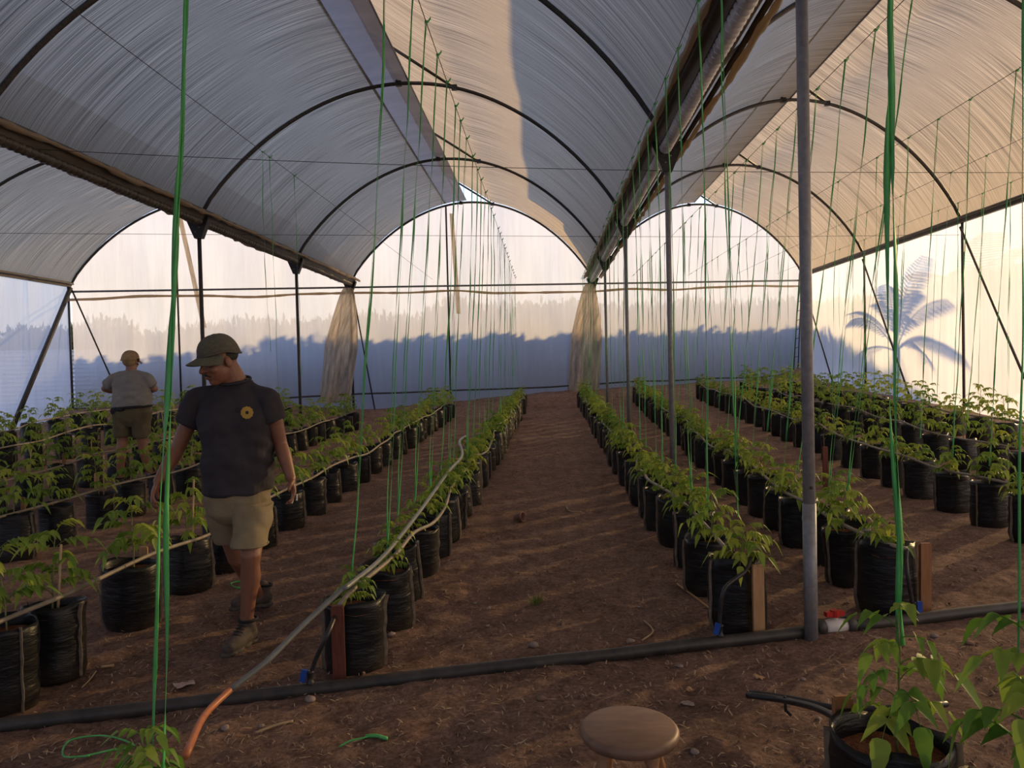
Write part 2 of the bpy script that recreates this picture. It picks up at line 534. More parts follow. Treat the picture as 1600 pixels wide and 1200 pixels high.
xs = axis(-13.2, 9.6, -3.3, 3.3, 0.13, 0.028)
ys = axis(-9.0, 25.4, 1.9, 7.2, 0.14, 0.028)
XX, YY = np.meshgrid(xs, ys, indexing='ij')
ZZ = gz(XX, YY)
ZZ = ZZ + 0.030 * vnoise(XX * 1.3, YY * 1.3, 1) + 0.022 * vnoise(XX * 4.5, YY * 4.5, 2) + 0.016 * vnoise(XX * 13, YY * 13, 3) + 0.010 * vnoise(XX * 27, YY * 27, 4)
nx_, ny_ = XX.shape
verts = np.stack([XX, YY, ZZ], -1).reshape(-1, 3)
idx = np.arange(nx_ * ny_).reshape(nx_, ny_)
fc = np.stack([idx[:-1, :-1], idx[1:, :-1], idx[1:, 1:], idx[:-1, 1:]], -1).reshape(-1, 4)
fme = bpy.data.meshes.new('floor')
fme.vertices.add(len(verts)); fme.vertices.foreach_set('co', verts.ravel())
fme.loops.add(fc.size); fme.loops.foreach_set('vertex_index', fc.ravel())
fme.polygons.add(len(fc)); fme.polygons.foreach_set('loop_start', np.arange(0, fc.size, 4)); fme.polygons.foreach_set('loop_total', np.full(len(fc), 4))
fme.materials.append(MT['dirt'])
fme.update(calc_edges=True); fme.validate()
fme.polygons.foreach_set('use_smooth', [True] * len(fme.polygons))
floor = tag(link('floor', fme), 'bare reddish brown dirt floor of the greenhouse', 'floor', kind='structure')

om = MB()
om.add([(-160, -120, -0.35), (160, -120, -0.35), (160, 220, -0.35), (-160, 220, -0.35)], [(0, 1, 2, 3)])
out_ground = tag(om.build('trim_1', MT['outside'], smooth=False), 'dry open field outside the greenhouse', 'field', kind='structure')


def z_at(x, y):
    return gz(x, y)


# ------------------------------------------------------------------ roof films
def wr(u, v, s):
    return float(vnoise(u, v, s))


def roof_pt(bay, r, k, off=0.035):
    x = GX[bay] + r * W
    return Vector((x, planeY(x, k), HG + SX * x + arch(r) + off))


FLAP_A, FLAP_B, FLAP_H = 0.578, 0.377, 2.94


def flap_pt(bay, t, k, off=0.035):
    """t 0 at the arch, 1 at the raised edge"""
    r = FLAP_A + (FLAP_B - FLAP_A) * t
    z = arch(FLAP_A) + (FLAP_H - arch(FLAP_A)) * t
    x = GX[bay] + r * W
    return Vector((x, planeY(x, k), HG + SX * x + z + off))


bay_words = ['bay over man in grey', 'bay over the central path', 'bay by palm-shadowed wall']
NK = 150
for b in range(3):
    L_len = 4.4

    def fl(u, v, b=b):
        k = KF + (KB - KF) * u
        r = 0.002 + 0.385 * v
        p_ = roof_pt(b, r, k)
        ph = (k % 1.0)
        sag = -0.05 * math.sin(math.pi * ph) ** 2 * math.sin(math.pi * min(1, v * 1.05))
        p_.z += sag + 0.012 * wr(k * 9, v * 2.0, 11 + b) + 0.02 * wr(k * 7, v * 5, 12 + b)
        return p_, (k * S, v * L_len)
    tag(link('ceiling', grid_mesh('ceiling', fl, NK, 22, MT['roof'])), 'bluish curved roof film, shaded side of the ' + bay_words[b], 'roof film', kind='structure')

    def fcst(u, v, b=b):
        k = KF + (KB - KF) * u
        p_ = roof_pt(b, 0.38 + 0.09 * v, k, 0.045)
        p_.z += 0.006 * wr(k * 8, v * 3, 5)
        return p_, (k * S, v * 0.5)
    tag(link('ceiling', grid_mesh('ceiling', fcst, 60, 4, MT['crest'] if b == 1 else MT['roof'])), ('smooth dark vent film band' if b == 1 else 'narrow vent film band') + ' at the crest of the ' + bay_words[b], 'roof film', kind='structure')

    def fr(u, v, b=b):
        k = KF + (KB - KF) * u
        if v < 0.7:
            r = 0.999 - (0.999 - FLAP_A) * (v / 0.7)
            p_ = roof_pt(b, r, k)
        else:
            p_ = flap_pt(b, (v - 0.7) / 0.3, k)
        ph = (k % 1.0)
        sag = -0.05 * math.sin(math.pi * ph) ** 2 * math.sin(math.pi * min(1, v * 1.02))
        p_.z += sag + 0.012 * wr(k * 9, v * 2.5, 21 + b) + 0.02 * wr(k * 6, v * 5, 22 + b)
        return p_, (k * S, v * 5.2)
    tag(link('ceiling', grid_mesh('ceiling', fr, NK, 28, MT['roof'])), 'tan curved roof film with raised vent flap, sunny side of the ' + bay_words[b], 'roof film', kind='structure')

# ------------------------------------------------------------------ walls
def arch_top(x):
    """height of the gable at x"""
    b = min(2, max(0, int((x - GX[0]) // W)))
    r = (x - GX[b]) / W
    return HG + SX * x + arch(min(1, max(0, r))) + 0.03


def gable(k, name, label):
    nu, nv = 130, 34

    def fb(u, v):
        x = GX[0] + 0.02 + (GX[3] - GX[0] - 0.04) * u
        zt = arch_top(x)
        z0 = -0.15
        z = z0 + (zt - z0) * v
        y = planeY(x, k) + 0.03 + 0.03 * wr(x * 2.2, z * 0.5, 31) + 0.012 * wr(x * 8, z * 0.8, 32)
        return Vector((x, y, z)), (x, z)
    return tag(link(name, grid_mesh(name, fb, nu, nv, MT['wall'])), label, 'film wall', kind='structure')


gable(KB, 'wall_back', 'hazy translucent film end wall glowing above a blue shadow line')
gable(KF, 'wall_front', 'translucent film end wall closing the greenhouse')


def sidewall(x, name, label, sd):
    def fs(u, v):
        k = KF + (KB - KF) * u
        z0 = -0.3
        z = z0 + (HG + SX * x - z0) * v
        xx = x + sd * 0.03 + 0.03 * wr(k * 8, z * 0.6, 41) + 0.01 * wr(k * 30, z, 42)
        return Vector((xx, planeY(x, k), z)), (k * S, z)
    return tag(link(name, grid_mesh(name, fs, 140, 20, MT['wall'])), label, 'film wall', kind='structure')


sidewall(GX[3], 'wall_right', 'sunlit translucent film side wall with a palm shadow on it', 1)
sidewall(GX[0], 'wall_left', 'pale blue translucent film side wall beyond the man in grey', -1)

# ------------------------------------------------------------------ steel frame
arch_names = ['behind the camera', 'behind the camera', 'behind the camera', 'above the main water pipe', 'at the first post pair', 'at the second post pair', 'next before the end wall', 'framing the end wall']
for b in range(3):
    for k in range(-1, 5):
        root = empty('roof_arch', roof_pt(b, 0.0, k, 0))
        base = root.location.copy()
        lab = ('dark curved steel roof arch framing the end wall, ' if k == 4 else 'dark curved steel roof arch, %s from the end wall, ' % ['', 'next', 'second', 'third', 'fourth', 'fifth'][4 - k]) + bay_words[b]
        tag(root, lab, 'arch', 'steel roof arches')
        m = MB()
        m.tube([roof_pt(b, i / 40, k, -0.01) - base for i in range(41)], 0.030, 8)
        m.build('arch_tube', MT['darksteel'], root)
        m = MB()
        m.tube([flap_pt(b, -0.02, k, -0.01) - base, flap_pt(b, 1.0, k, -0.01) - base], 0.026, 8)
        m.build('vent_rib', MT['darksteel'], root)
        m = MB()
        m.tube([flap_pt(b, 0.93, k, -0.02) - base, roof_pt(b, 0.447, k, -0.01) - base], 0.018, 6)
        m.build('vent_strut', MT['darksteel'], root)
        for rr in (0.447, FLAP_A):
            m = MB(); m.box(roof_pt(b, rr, k, -0.01) - base, (0.09, 0.07, 0.08))
            m.build('clamp', MT['bracket'], root, smooth=False)

# ridge rail and vent edge rail
for b in range(3):
    m = MB()
    m.tube([roof_pt(b, 0.47, k, 0.03) for k in np.linspace(-2.9, 3.98, 12)], 0.014, 6)
    tag(m.build('crest_rail', MT['steel']), 'thin pale rail along the crest film edge of the ' + bay_words[b], 'rail', 'crest rails')
    m = MB()
    m.tube([flap_pt(b, 1.0, k, 0.03) for k in np.linspace(-2.9, 3.98, 12)], 0.016, 6)
    tag(m.build('vent_edge_rail', MT['darksteel']), 'thin rail along the raised vent edge of the ' + bay_words[b], 'rail', 'vent edge rails')

gut_words = ['at the far pale blue side wall', 'between the man in grey and the central path', 'above the grey post by the valve', 'along the palm-shadowed wall']
for i in range(4):
    gx = GX[i]
    root = empty('roof_gutter', (gx, planeY(gx, 0), HG + SX * gx))
    tag(root, 'long roof gutter with clamped film edges, ' + gut_words[i], 'gutter', 'roof gutters')
    ya, yb = (KF) * S, (KB) * S
    inner = i in (1, 2)
    w_, d_ = (0.17, 0.10) if inner else (0.06, 0.06)
    prof = [(-w_, 0.09), (-w_ * 0.55, -d_ * 0.3), (w_ * 0.55, -d_ * 0.3), (w_, 0.09), (w_ * 0.9, 0.10), (w_ * 0.5, -d_ * 0.1), (-w_ * 0.5, -d_ * 0.1), (-w_ * 0.9, 0.10)]
    n_ = len(prof)
    m = MB()
    ny = 40
    vs_ = []; fs_ = []
    for j in range(ny):
        y = ya + (yb - ya) * j / (ny - 1)
        for (a, c) in prof:
            vs_.append((a, y, c))
    for j in range(ny - 1):
        for q in range(n_):
            fs_.append((j * n_ + q, j * n_ + (q + 1) % n_, (j + 1) * n_ + (q + 1) % n_, (j + 1) * n_ + q))
    m.add(vs_, fs_)
    m.build('channel', MT['gutter'], root, smooth=False)
    for s_ in ((-1, 1) if inner else (1 if i == 0 else -1,)):
        m = MB()
        m.tube([(s_ * (w_ + 0.03), y + 0.0, 0.06 + 0.012 * wr(y * 2.0, s_, 3)) for y in np.linspace(ya, yb, 160)], 0.028, 6)
        m.build('film_clamp_rail', MT['gutter'], root)
        if inner:
            m = MB()
            nyy = 420
            pts = []; 
            for y in np.linspace(max(ya, -4), yb, nyy):
                pts.append((s_ * (w_ + 0.075) + 0.02 * wr(y * 3, s_ * 2, 8), y, 0.03 + 0.03 * wr(y * 2.1, s_, 9)))
            m.tube(pts, [0.030 + 0.030 * wr(y[1] * 7, 0, 6) for y in pts], 6)
            m.build('film_fold', MT['drape'], root)
    if inner:
        m = MB()
        nyy = 900
        pts = []; rad = []
        for q, y in enumerate(np.linspace(max(ya, -3), yb, nyy)):
            pts.append((-0.02 if i == 2 else 0.03, y, -0.045))
            rad.append(0.062 + (0.010 if (q // 2) % 2 else -0.008) + 0.012 * wr(y * 1.5, 0, 17))
        m.tube(pts, rad, 10)
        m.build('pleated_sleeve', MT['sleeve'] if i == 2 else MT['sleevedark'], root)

# posts
def post(x, k, label, rad=0.032, top=None, bracket=True, mat='darksteel', sleeve=False, name='steel_post'):
    y = planeY(x, k) - (0.06 if k == 4 else 0)
    zg = z_at(x, y)
    zt = (HG + SX * x) if top is None else top
    root = empty(name, (x, y, zg))
    tag(root, label, 'post', 'greenhouse posts')
    m = MB()
    m.tube([(0, 0, -0.12), (0, 0, zt - zg - (0.10 if bracket else 0))], rad, 14)
    m.build('shaft', MT[mat], root)
    if sleeve:
        m = MB()
        m.tube([(0, 0, -0.12), (0, 0, 0.74)], rad * 1.14, 14)
        m.build('base_sleeve', MT[mat], root)
        m = MB()
        m.tube([(0.0, -rad * 1.0, 0.83), (0.0, -rad * 1.25, 0.83)], 0.009, 8)
        m.build('bolt', MT['darksteel'], root)
    if bracket:
        m = MB()
        zb = zt - zg
        vs_ = []
        for z, hw, hd in ((zb - 0.30, 0.055, 0.05), (zb - 0.20, 0.095, 0.055), (zb - 0.03, 0.165, 0.06), (zb + 0.02, 0.17, 0.06)):
            for sx0, sy0 in ((-1, -1), (1, -1), (1, 1), (-1, 1)):
                vs_.append((sx0 * hw, sy0 * hd, z))
        fs_ = [(3, 2, 1, 0), (12, 13, 14, 15)]
        for q in range(3):
            for j in range(4):
                fs_.append((q * 4 + j, q * 4 + (j + 1) % 4, q * 4 + 4 + (j + 1) % 4, q * 4 + 4 + j))
        m.add(vs_, fs_)
        br = m.build('gutter_bracket', MT['bracket'], root, smooth=False)
        m = MB()
        for bx, bz in ((0.03, -0.14), (-0.03, -0.21)):
            m.tube([(bx, -0.055, zb + bz), (bx, -0.07, zb + bz)], 0.012, 6)
        m.build('bolt', MT['steel'], br)
    return root


ordk = {0: 'nearest the main pipe valve', 1: 'second', 2: 'third', 3: 'fourth', 4: 'fifth'}
post(GX[2], 0, 'thick grey steel post with base sleeve beside the red-handled valve', 0.0315, None, True, 'postgrey', True)
for k in (1, 2, 3):
    post(GX[2], k, 'steel gutter post in line behind the thick grey post, %s from it' % ['', 'next', 'second', 'third'][k], 0.030, mat='postgrey')
post(GX[2], 4, 'steel corner post at the end wall under the gutter behind the grey post line', 0.030)
for k in (2, 3):
    post(GX[1], k, 'dark steel gutter post with black bracket, %s from end wall, beyond the man in cap' % ['', '', 'second', 'next'][k], 0.030)
post(GX[1], 4, 'dark steel post on the end wall beside the loose tan film strip', 0.030)
for k in (1, 2, 3, 4):
    post(GX[3], k, 'steel side post against the palm-shadowed wall, %s' % ['', 'fourth from the end wall', 'third from the end wall', 'next to the corner', 'in the corner with the end wall'][k], 0.026, bracket=False)
for k in (2, 3, 4):
    post(GX[0], k, 'steel side post against the pale blue side wall, %s' % ['', '', 'third from the end wall', 'next to the corner', 'in the corner with the end wall'][k], 0.028, bracket=False)
for xm, wd in ((-2.62, 'over the central path bay'), (-9.28, 'behind the man in grey')):
    post(xm, 3.985, 'slim upright in the middle of the end wall, ' + wd, 0.024, top=arch_top(xm) - 0.05, bracket=False, name='gable_upright')


def bar(name, a, b, r_, mat, label, cat='brace', group='diagonal braces', n=8):
    a = Vector(a); b = Vector(b)
    m = MB(); m.tube([a - b, (0, 0, 0)], r_, n)
    o = m.build(name, MT[mat]); o.location = b
    return tag(o, label, cat, group)


for k, wd in ((4, 'starting in the far corner'), (3, 'starting at the second post'), (2, 'starting at the third post')):
    x = GX[3]
    yb_ = planeY(x, k) - 2.45
    bar('diagonal_brace', (x - 0.04, planeY(x, k), HG + SX * x - 0.1), (x - 0.04, yb_, z_at(x, yb_)), 0.022, 'darksteel', 'diagonal steel brace against the palm-shadowed wall, ' + wd)
x = GX[0]
bar('diagonal_brace', (x + 0.05, planeY(x, 4) - 0.05, HG + SX * x - 0.05), (x + 0.05, planeY(x, 4) - 2.35, z_at(x, planeY(x, 4) - 2.35)), 0.055, 'darksteel', 'stout leaning brace in the corner of the pale blue side wall')
bar('diagonal_brace', (x + 0.1, planeY(x + 0.1, 4) - 0.1, HG + SX * x - 0.1), (x + 1.15, planeY(x + 1.15, 4) - 0.12, z_at(x + 1.15, planeY(x + 1.15, 4))), 0.02, 'darksteel', 'thin brace on the end wall left of the man in grey'.replace(' left of', ' beside'))
x = GX[1]
bar('diagonal_brace', (x + 0.08, planeY(x, 4) - 0.1, HG + SX * x - 0.25), (x + 0.55, planeY(x + 0.55, 4) - 0.12, z_at(x + 0.55, planeY(x + 0.55, 4))), 0.02, 'darksteel', 'thin brace on the end wall beside the loose tan film strip')
x = GX[3]
# lattice upright near the far corner
lat = empty('lattice_upright', (x - 0.25, planeY(x - 0.25, 4) - 0.1, z_at(x - 0.25, planeY(x - 0.25, 4))))
tag(lat, 'narrow ladder-like lattice upright in the corner by the palm-shadowed wall', 'upright')
for s_ in (0, 1):
    m = MB(); m.tube([(-0.14 + s_ * 0.13, 0, -0.05), (0.08 + s_ * 0.07, 0, 2.9)], 0.018, 6); m.build('rail', MT['darksteel'], lat)
for q in range(9):
    z = 0.35 + q * 0.28
    xa = -0.14 + 0.22 * z / 2.9
    m = MB(); m.tube([(xa, 0, z), (xa + 0.13 - 0.06 * z / 2.9, 0, z + 0.03)], 0.010, 6); m.build('rung', MT['darksteel'], lat)

# end-wall purlins
def along_end(z, d=0.08, n=60, wob=0.0, sd=1):
    out = []
    for q in range(n):
        x = GX[0] + (GX[3] - GX[0]) * q / (n - 1)
        out.append(Vector((x, planeY(x, KB) - d, z + SX * x + wob * wr(x * 0.8, 0, sd))))
    return out


m = MB(); m.tube(along_end(3.80), 0.026, 8)
tag(m.build('end_wall_purlin', MT['steel']), 'straight horizontal steel tube across the end wall below the arches', 'purlin')
m = MB(); m.tube(along_end(3.62, 0.09, 140, 0.10, 3), [0.030 + 0.016 * wr(q * 0.7, 0, 4) for q in range(140)], 8)
tag(m.build('rolled_film', MT['drape']), 'sagging brown roll of film just under the end wall purlin', 'film roll')
m = MB(); m.tube(along_end(0.93, 0.07, 90, 0.06, 6), 0.022, 8)
tag(m.build('bottom_rail', MT['darksteel']), 'dark low rail along the foot of the end wall', 'rail')

# loose strips of film hanging at the inner gutter ends
def drape(x0, name_label, w0, w1, lean):
    y0 = planeY(x0, KB) - 0.18

    def fd(u, v):
        z = 3.78 * (1 - v) + 0.75 * v
        wd = w0 + (w1 - w0) * min(1, v * 2.0) ** 0.7
        xx = x0 + lean * v + (u - 0.5) * wd
        yy = y0 + 0.09 * math.sin(u * 9 + v * 2) * (0.4 + v) + 0.05 * wr(u * 4, v * 6, 3) + SKEW * (xx - x0)
        return Vector((xx, yy, z + SX * x0)), (u * wd, v * 3)
    o = link('hanging_film', grid_mesh('hanging_film', fd, 16, 30, MT['drape']))
    return tag(o, name_label, 'film strip', 'loose film strips')


drape(GX[1] - 0.02, 'tan loose film strip hanging at the gutter end beyond the man in cap', 0.22, 0.85, -0.42)
drape(GX[2] - 0.10, 'tan loose film strip hanging down the end wall behind the grey post line', 0.25, 0.9, -0.25)

# cross wires and row wires
def wire(a, b, label, sag=0.03, r_=0.0035, group='overhead wires'):
    a = Vector(a); b = Vector(b)
    pts = [a.lerp(b, t) - Vector((0, 0, sag * 4 * t * (1 - t))) for t in np.linspace(0, 1, 14)]
    m = MB(); m.tube(pts, r_, 5)
    return tag(m.build('overhead_wire', MT['wire']), label, 'wire', group)


def poly_wire(pts, label):
    m = MB(); m.tube(spline(pts, 6), 0.0035, 5)
    return tag(m.build('overhead_wire', MT['wire']), label, 'wire', 'overhead wires')


poly_wire([px(-60, 227, 7.5), px(250, 243, 7.7), px(640, 258, 8.0), px(1120, 268, 8.7), px(1640, 270, 9.6)], 'thin crosswise wire at gutter height, nearer of the two')
poly_wire([px(-60, 364, 11.9), px(250, 366, 12.5), px(640, 368, 13.1), px(1120, 370, 13.8), px(1500, 367, 14.2)], 'thin crosswise wire at gutter height, closer to the end wall')

# ================================================================== OUTSIDE
def hedge_y(x):
    return planeY(x, KB) + 2.5


HED = np.array([(-17, 2.9), (-10, 3.05), (-6, 3.2), (-2, 3.55), (11, 3.62), (16, 4.6), (20, 5.2), (25, 5.8), (30, 6.0)])


def shrub_mesh(seed):
    rr = random.Random(seed)
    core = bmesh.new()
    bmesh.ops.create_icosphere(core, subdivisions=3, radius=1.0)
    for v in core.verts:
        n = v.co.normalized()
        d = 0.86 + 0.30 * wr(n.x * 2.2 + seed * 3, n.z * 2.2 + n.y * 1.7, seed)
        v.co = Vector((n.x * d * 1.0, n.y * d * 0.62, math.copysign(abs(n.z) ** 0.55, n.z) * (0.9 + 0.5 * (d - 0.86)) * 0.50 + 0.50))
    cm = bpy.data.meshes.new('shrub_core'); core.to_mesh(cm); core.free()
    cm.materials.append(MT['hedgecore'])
    m = MB()
    for q in range(1500):
        a = rr.uniform(0, 2 * math.pi); c = rr.uniform(-0.6, 1.0)
        s_ = math.sqrt(max(0, 1 - c * c))
        n = Vector((s_ * math.cos(a), s_ * math.sin(a), c))
        d = 0.86 + 0.30 * wr(n.x * 2.2 + seed * 3, n.z * 2.2 + n.y * 1.7, seed)
        d += rr.uniform(-0.03, 0.13)
        p_ = Vector((n.x * d, n.y * d * 0.62, math.copysign(abs(n.z) ** 0.55, n.z) * (0.9 + 0.5 * (d - 0.86)) * 0.50 + 0.50))
        t1 = Vector((rr.gauss(0, 1), rr.gauss(0, 1), rr.gauss(0, 1))).normalized()
        t2 = t1.cross(Vector((rr.gauss(0, 1), rr.gauss(0, 1), rr.gauss(0, 1)))).normalized()
        L_ = rr.uniform(0.05, 0.11); w_ = L_ * 0.35
        m.add([p_, p_ + t1 * L_ * 0.5 + t2 * w_, p_ + t1 * L_, p_ + t1 * L_ * 0.5 - t2 * w_], [(0, 1, 2, 3)])
    return cm, m.mesh('shrub_leaves', MT['hedge'], False)


SHR = [shrub_mesh(s_) for s_ in range(4)]
xh = -17.0
q = 0
while xh < 29:
    h = float(np.interp(xh, HED[:, 0], HED[:, 1])) + rnd.uniform(-0.12, 0.10) * (2.4 if xh < -1 else 0.5)
    wd = rnd.uniform(1.25, 1.5) * (1.0 if xh < 12 else 1.35)
    root = empty('hedge_shrub', (xh, hedge_y(xh) + rnd.uniform(-0.15, 0.15), -0.36), rnd.uniform(-0.3, 0.3))
    root.scale = (wd, 1.35, h + 0.30)
    tag(root, 'leafy shrub of the tall hedge seen hazily through the end wall film', 'shrub', 'hedge behind the end wall')
    cm, lm = SHR[q % 4]
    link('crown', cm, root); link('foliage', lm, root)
    q += 1
    xh += 0.95 if xh < 12 else 1.25

# corrugated sheet fence behind the far end of the end wall
cf = empty('corrugated_fence', (-11.0, planeY(-11.0, KB) + 0.9, -0.3))
tag(cf, 'blue-grey corrugated sheet fence seen through the film behind the man in grey', 'fence')
for s_ in range(4):
    x0 = -6.6 + s_ * 2.55

    def fcor(u, v, x0=x0):
        x = x0 + 2.6 * u
        z = 2.52 * v
        y = 0.030 * math.sin(z * 2 * math.pi / 0.11) + SKEW * x + 0.008 * (s_ % 2)
        return Vector((x, y, z)), (x, z)
    link('sheet', grid_mesh('sheet', fcor, 3, 180, MT['tin']), cf)
for s_ in range(5):
    m = MB(); xx = -6.6 + s_ * 2.55
    m.box((xx, SKEW * xx + 0.08, 1.25), (0.08, 0.08, 2.5)); m.build('fence_post', MT['wood_orange'], cf, smooth=False)

# stand-ins for the raking props outside the end wall
# added tan film strips inside the wall, in place of braces seen through it
for (xa, za), (xb, zb), wd in (((-9.2, 5.55), (-8.72, 2.7), 'behind the man in cap'), ((-2.48, 5.75), (-2.36, 3.0), 'beside the central slim upright')):
    def ftp(u, v, xa=xa, za=za, xb=xb, zb=zb):
        x = xa + (xb - xa) * u + (v - 0.5) * 0.11
        return Vector((x, planeY(x, KB) - 0.005, za + (zb - za) * u)), (v * 0.1, u * 3)
    tag(link('brace_stand_in', grid_mesh('brace_stand_in', ftp, 12, 3, MT['drape'])), 'tan film strip added for a brace outside end wall, ' + wd, 'tape', 'brace stand-ins')

# palm outside the sunny wall
pc = Vector((7.95, 17.85, 1.68)) + SUN * 4.0
palm = empty('young_palm', (pc.x, pc.y, -0.35))
tag(palm, 'young palm outside throwing its frond shadow on the side wall', 'palm tree')
m = MB()
ht = pc.z + 0.35
m.tube([(0, 0, ht * t) for t in np.linspace(0, 1, 12)], [0.17 - 0.03 * t + 0.012 * (i % 2) for i, t in enumerate(np.linspace(0, 1, 12))], 12)
m.build('trunk', MT['bark'], palm)
fr_specs = [(15, 78, 2.5), (-75, 62, 2.3), (-60, 35, 2.3), (100, 52, 2.6), (-150, 60, 2.3), (60, 66, 2.7), (160, 35, 2.4), (-20, 45, 2.3), (-110, 18, 2.3), (120, 10, 2.5), (40, 20, 2.3), (-100, 80, 2.6), (-130, 36, 2.7)]
for az, el, L_ in fr_specs:
    m = MB()
    a = R(az); pts = []
    d = Vector((math.cos(a), math.sin(a), 0))
    p_ = Vector((0, 0, ht - 0.05)); ang = R(el)
    for j in range(15):
        pts.append(p_.copy())
        p_ = p_ + (d * math.cos(ang) + Vector((0, 0, math.sin(ang)))) * (L_ / 14)
        ang -= R(4.6)
    m.tube(pts, [0.025 * (1 - j / 16) for j in range(15)], 5)
    side = Vector((-d.y, d.x, 0))
    for j in range(3, 15):
        for half in (0, 0.5):
            if j == 14 and half: continue
            pb = pts[j] if not half else (pts[j] + pts[min(14, j + 1)]) / 2
            tg = (pts[min(14, j + 1)] - pts[j - 1]).normalized()
            ll = 0.62 * math.sin(math.pi * (j + half - 1.5) / 15.5) + 0.06
            for s_ in (-1, 1):
                dr = (side * s_ * 0.85 + tg * 0.6 - Vector((0, 0, 0.30))).normalized()
                wv = tg * 0.022
                m.add([pb - wv, pb + wv, pb + dr * ll * 0.6 + wv * 0.9 - Vector((0, 0, 0.01)), pb + dr * ll - Vector((0, 0, 0.08 * ll))], [(0, 1, 2, 3)])
    m.build('frond', MT['hedge'], palm, smooth=False)

# ================================================================== GROW BAGS AND SEEDLINGS
BAG_H, BAG_R = 0.40, 0.152


def bag_mesh(seed):
    n = 30
    zs_ = [0, 0.012, 0.04, 0.08, 0.13, 0.18, 0.23, 0.28, 0.33, 0.37, 0.40]
    m = MB(); vs_ = []; fs_ = []; mi = []

    def rad(a, z):
        base = BAG_R * (0.93 + 0.07 * min(1, z / 0.06)) * (1 + 0.035 * math.sin(z * 9 + seed))
        sq = 1 + 0.035 * math.cos(2 * a) + 0.02 * math.cos(4 * a + seed)
        w_ = 0.012 * wr(math.cos(a) * 2 + seed * 7, z * 22 + math.sin(a) * 2, seed) + 0.008 * wr(a * 3, z * 60, seed + 5)
        return base * sq + w_ + (0.012 * max(0, (z - 0.33) / 0.07) * wr(a * 1.3 + seed, 0, seed + 9) * 2)
    for z in zs_:
        for j in range(n):
            a = 2 * math.pi * j / n
            rr = rad(a, z)
            zz = z + (0.05 * wr(math.cos(a) * 1.6 + seed * 3, math.sin(a) * 1.6, seed + 3) * max(0, (z - 0.3) / 0.1) if z > 0.3 else 0)
            vs_.append((rr * math.cos(a), rr * math.sin(a), zz))
    for z in (0.385, 0.32):
        for j in range(n):
            a = 2 * math.pi * j / n
            rr = rad(a, z) - 0.010
            zz = z + (0.05 * wr(math.cos(a) * 1.6 + seed * 3, math.sin(a) * 1.6, seed + 3) if z > 0.35 else 0)
            vs_.append((rr * math.cos(a), rr * math.sin(a), zz))
    nr = len(zs_) + 2
    for i in range(nr - 1):
        for j in range(n):
            fs_.append((i * n + j, i * n + (j + 1) % n, (i + 1) * n + (j + 1) % n, (i + 1) * n + j))
    fs_.append(tuple(reversed(range(n))))
    m.add(vs_, fs_, 0)
    # flat welded seams down two sides
    for a0 in (0.0, math.pi):
        ns = 9; sv = []; sf = []
        for i in range(ns):
            z = 0.01 + 0.385 * i / (ns - 1)
            rr = rad(a0, z)
            e_ = 0.016 + 0.005 * wr(z * 14, a0, seed)
            for (rr_, t) in ((rr - 0.004, -0.004), (rr + e_, -0.002), (rr + e_, 0.002), (rr - 0.004, 0.004)):
                sv.append((rr_ * math.cos(a0) - t * math.sin(a0), rr_ * math.sin(a0) + t * math.cos(a0), z))
        for i in range(ns - 1):
            for j in range(3):
                sf.append((i * 4 + j, i * 4 + j + 1, i * 4 + 5 + j, i * 4 + 4 + j))
        m.add(sv, sf, 1)
    return m.mesh('grow_bag', None, True, [MT['bag'], MT['seam']])


def soil_mesh(seed):
    m = MB(); vs_ = [(0, 0, 0.345)]; fs_ = []
    n = 20
    for i, r_ in enumerate((0.05, 0.09, 0.125, 0.15)):
        for j in range(n):
            a = 2 * math.pi * j / n
            vs_.append((r_ * math.cos(a), r_ * math.sin(a), 0.338 + 0.03 * wr(math.cos(a) * r_ * 30, math.sin(a) * r_ * 30, seed)))
    for j in range(n):
        fs_.append((0, 1 + j, 1 + (j + 1) % n))
    for i in range(3):
        for j in range(n):
            fs_.append((1 + i * n + j, 1 + (i + 1) * n + j, 1 + (i + 1) * n + (j + 1) % n, 1 + i * n + (j + 1) % n))
    m.add(vs_, fs_)
    return m.mesh('soil', MT['soil'])


def leaflet(m, p0, d, nrm, L_, w_, droop):
    side = d.cross(nrm).normalized()
    prof = [(0.0, 0.06), (0.07, 0.48), (0.18, 0.86), (0.32, 1.0), (0.42, 0.88), (0.52, 0.86), (0.62, 0.62), (0.72, 0.54), (0.84, 0.28), (1.0, 0.0)]
    vs_ = []; fs_ = []
    for t, w in prof:
        c = p0 + d * (L_ * t) - Vector((0, 0, 1)) * (droop * L_ * t * t)
        if w > 0:
            cup = nrm * (w * w_ * 0.28)
            jag = 1.0
            vs_ += [c + side * w * w_ * 0.5 * jag + cup, c, c - side * w * w_ * 0.5 * jag + cup]
        else:
            vs_.append(c)
    nq = len(prof) - 2
    for i in range(nq):
        b = i * 3
        fs_ += [(b, b + 1, b + 4, b + 3), (b + 1, b + 2, b + 5, b + 4)]
    b = nq * 3
    fs_ += [(b, b + 1, b + 3), (b + 1, b + 2, b + 3)]
    m.add(vs_, fs_)


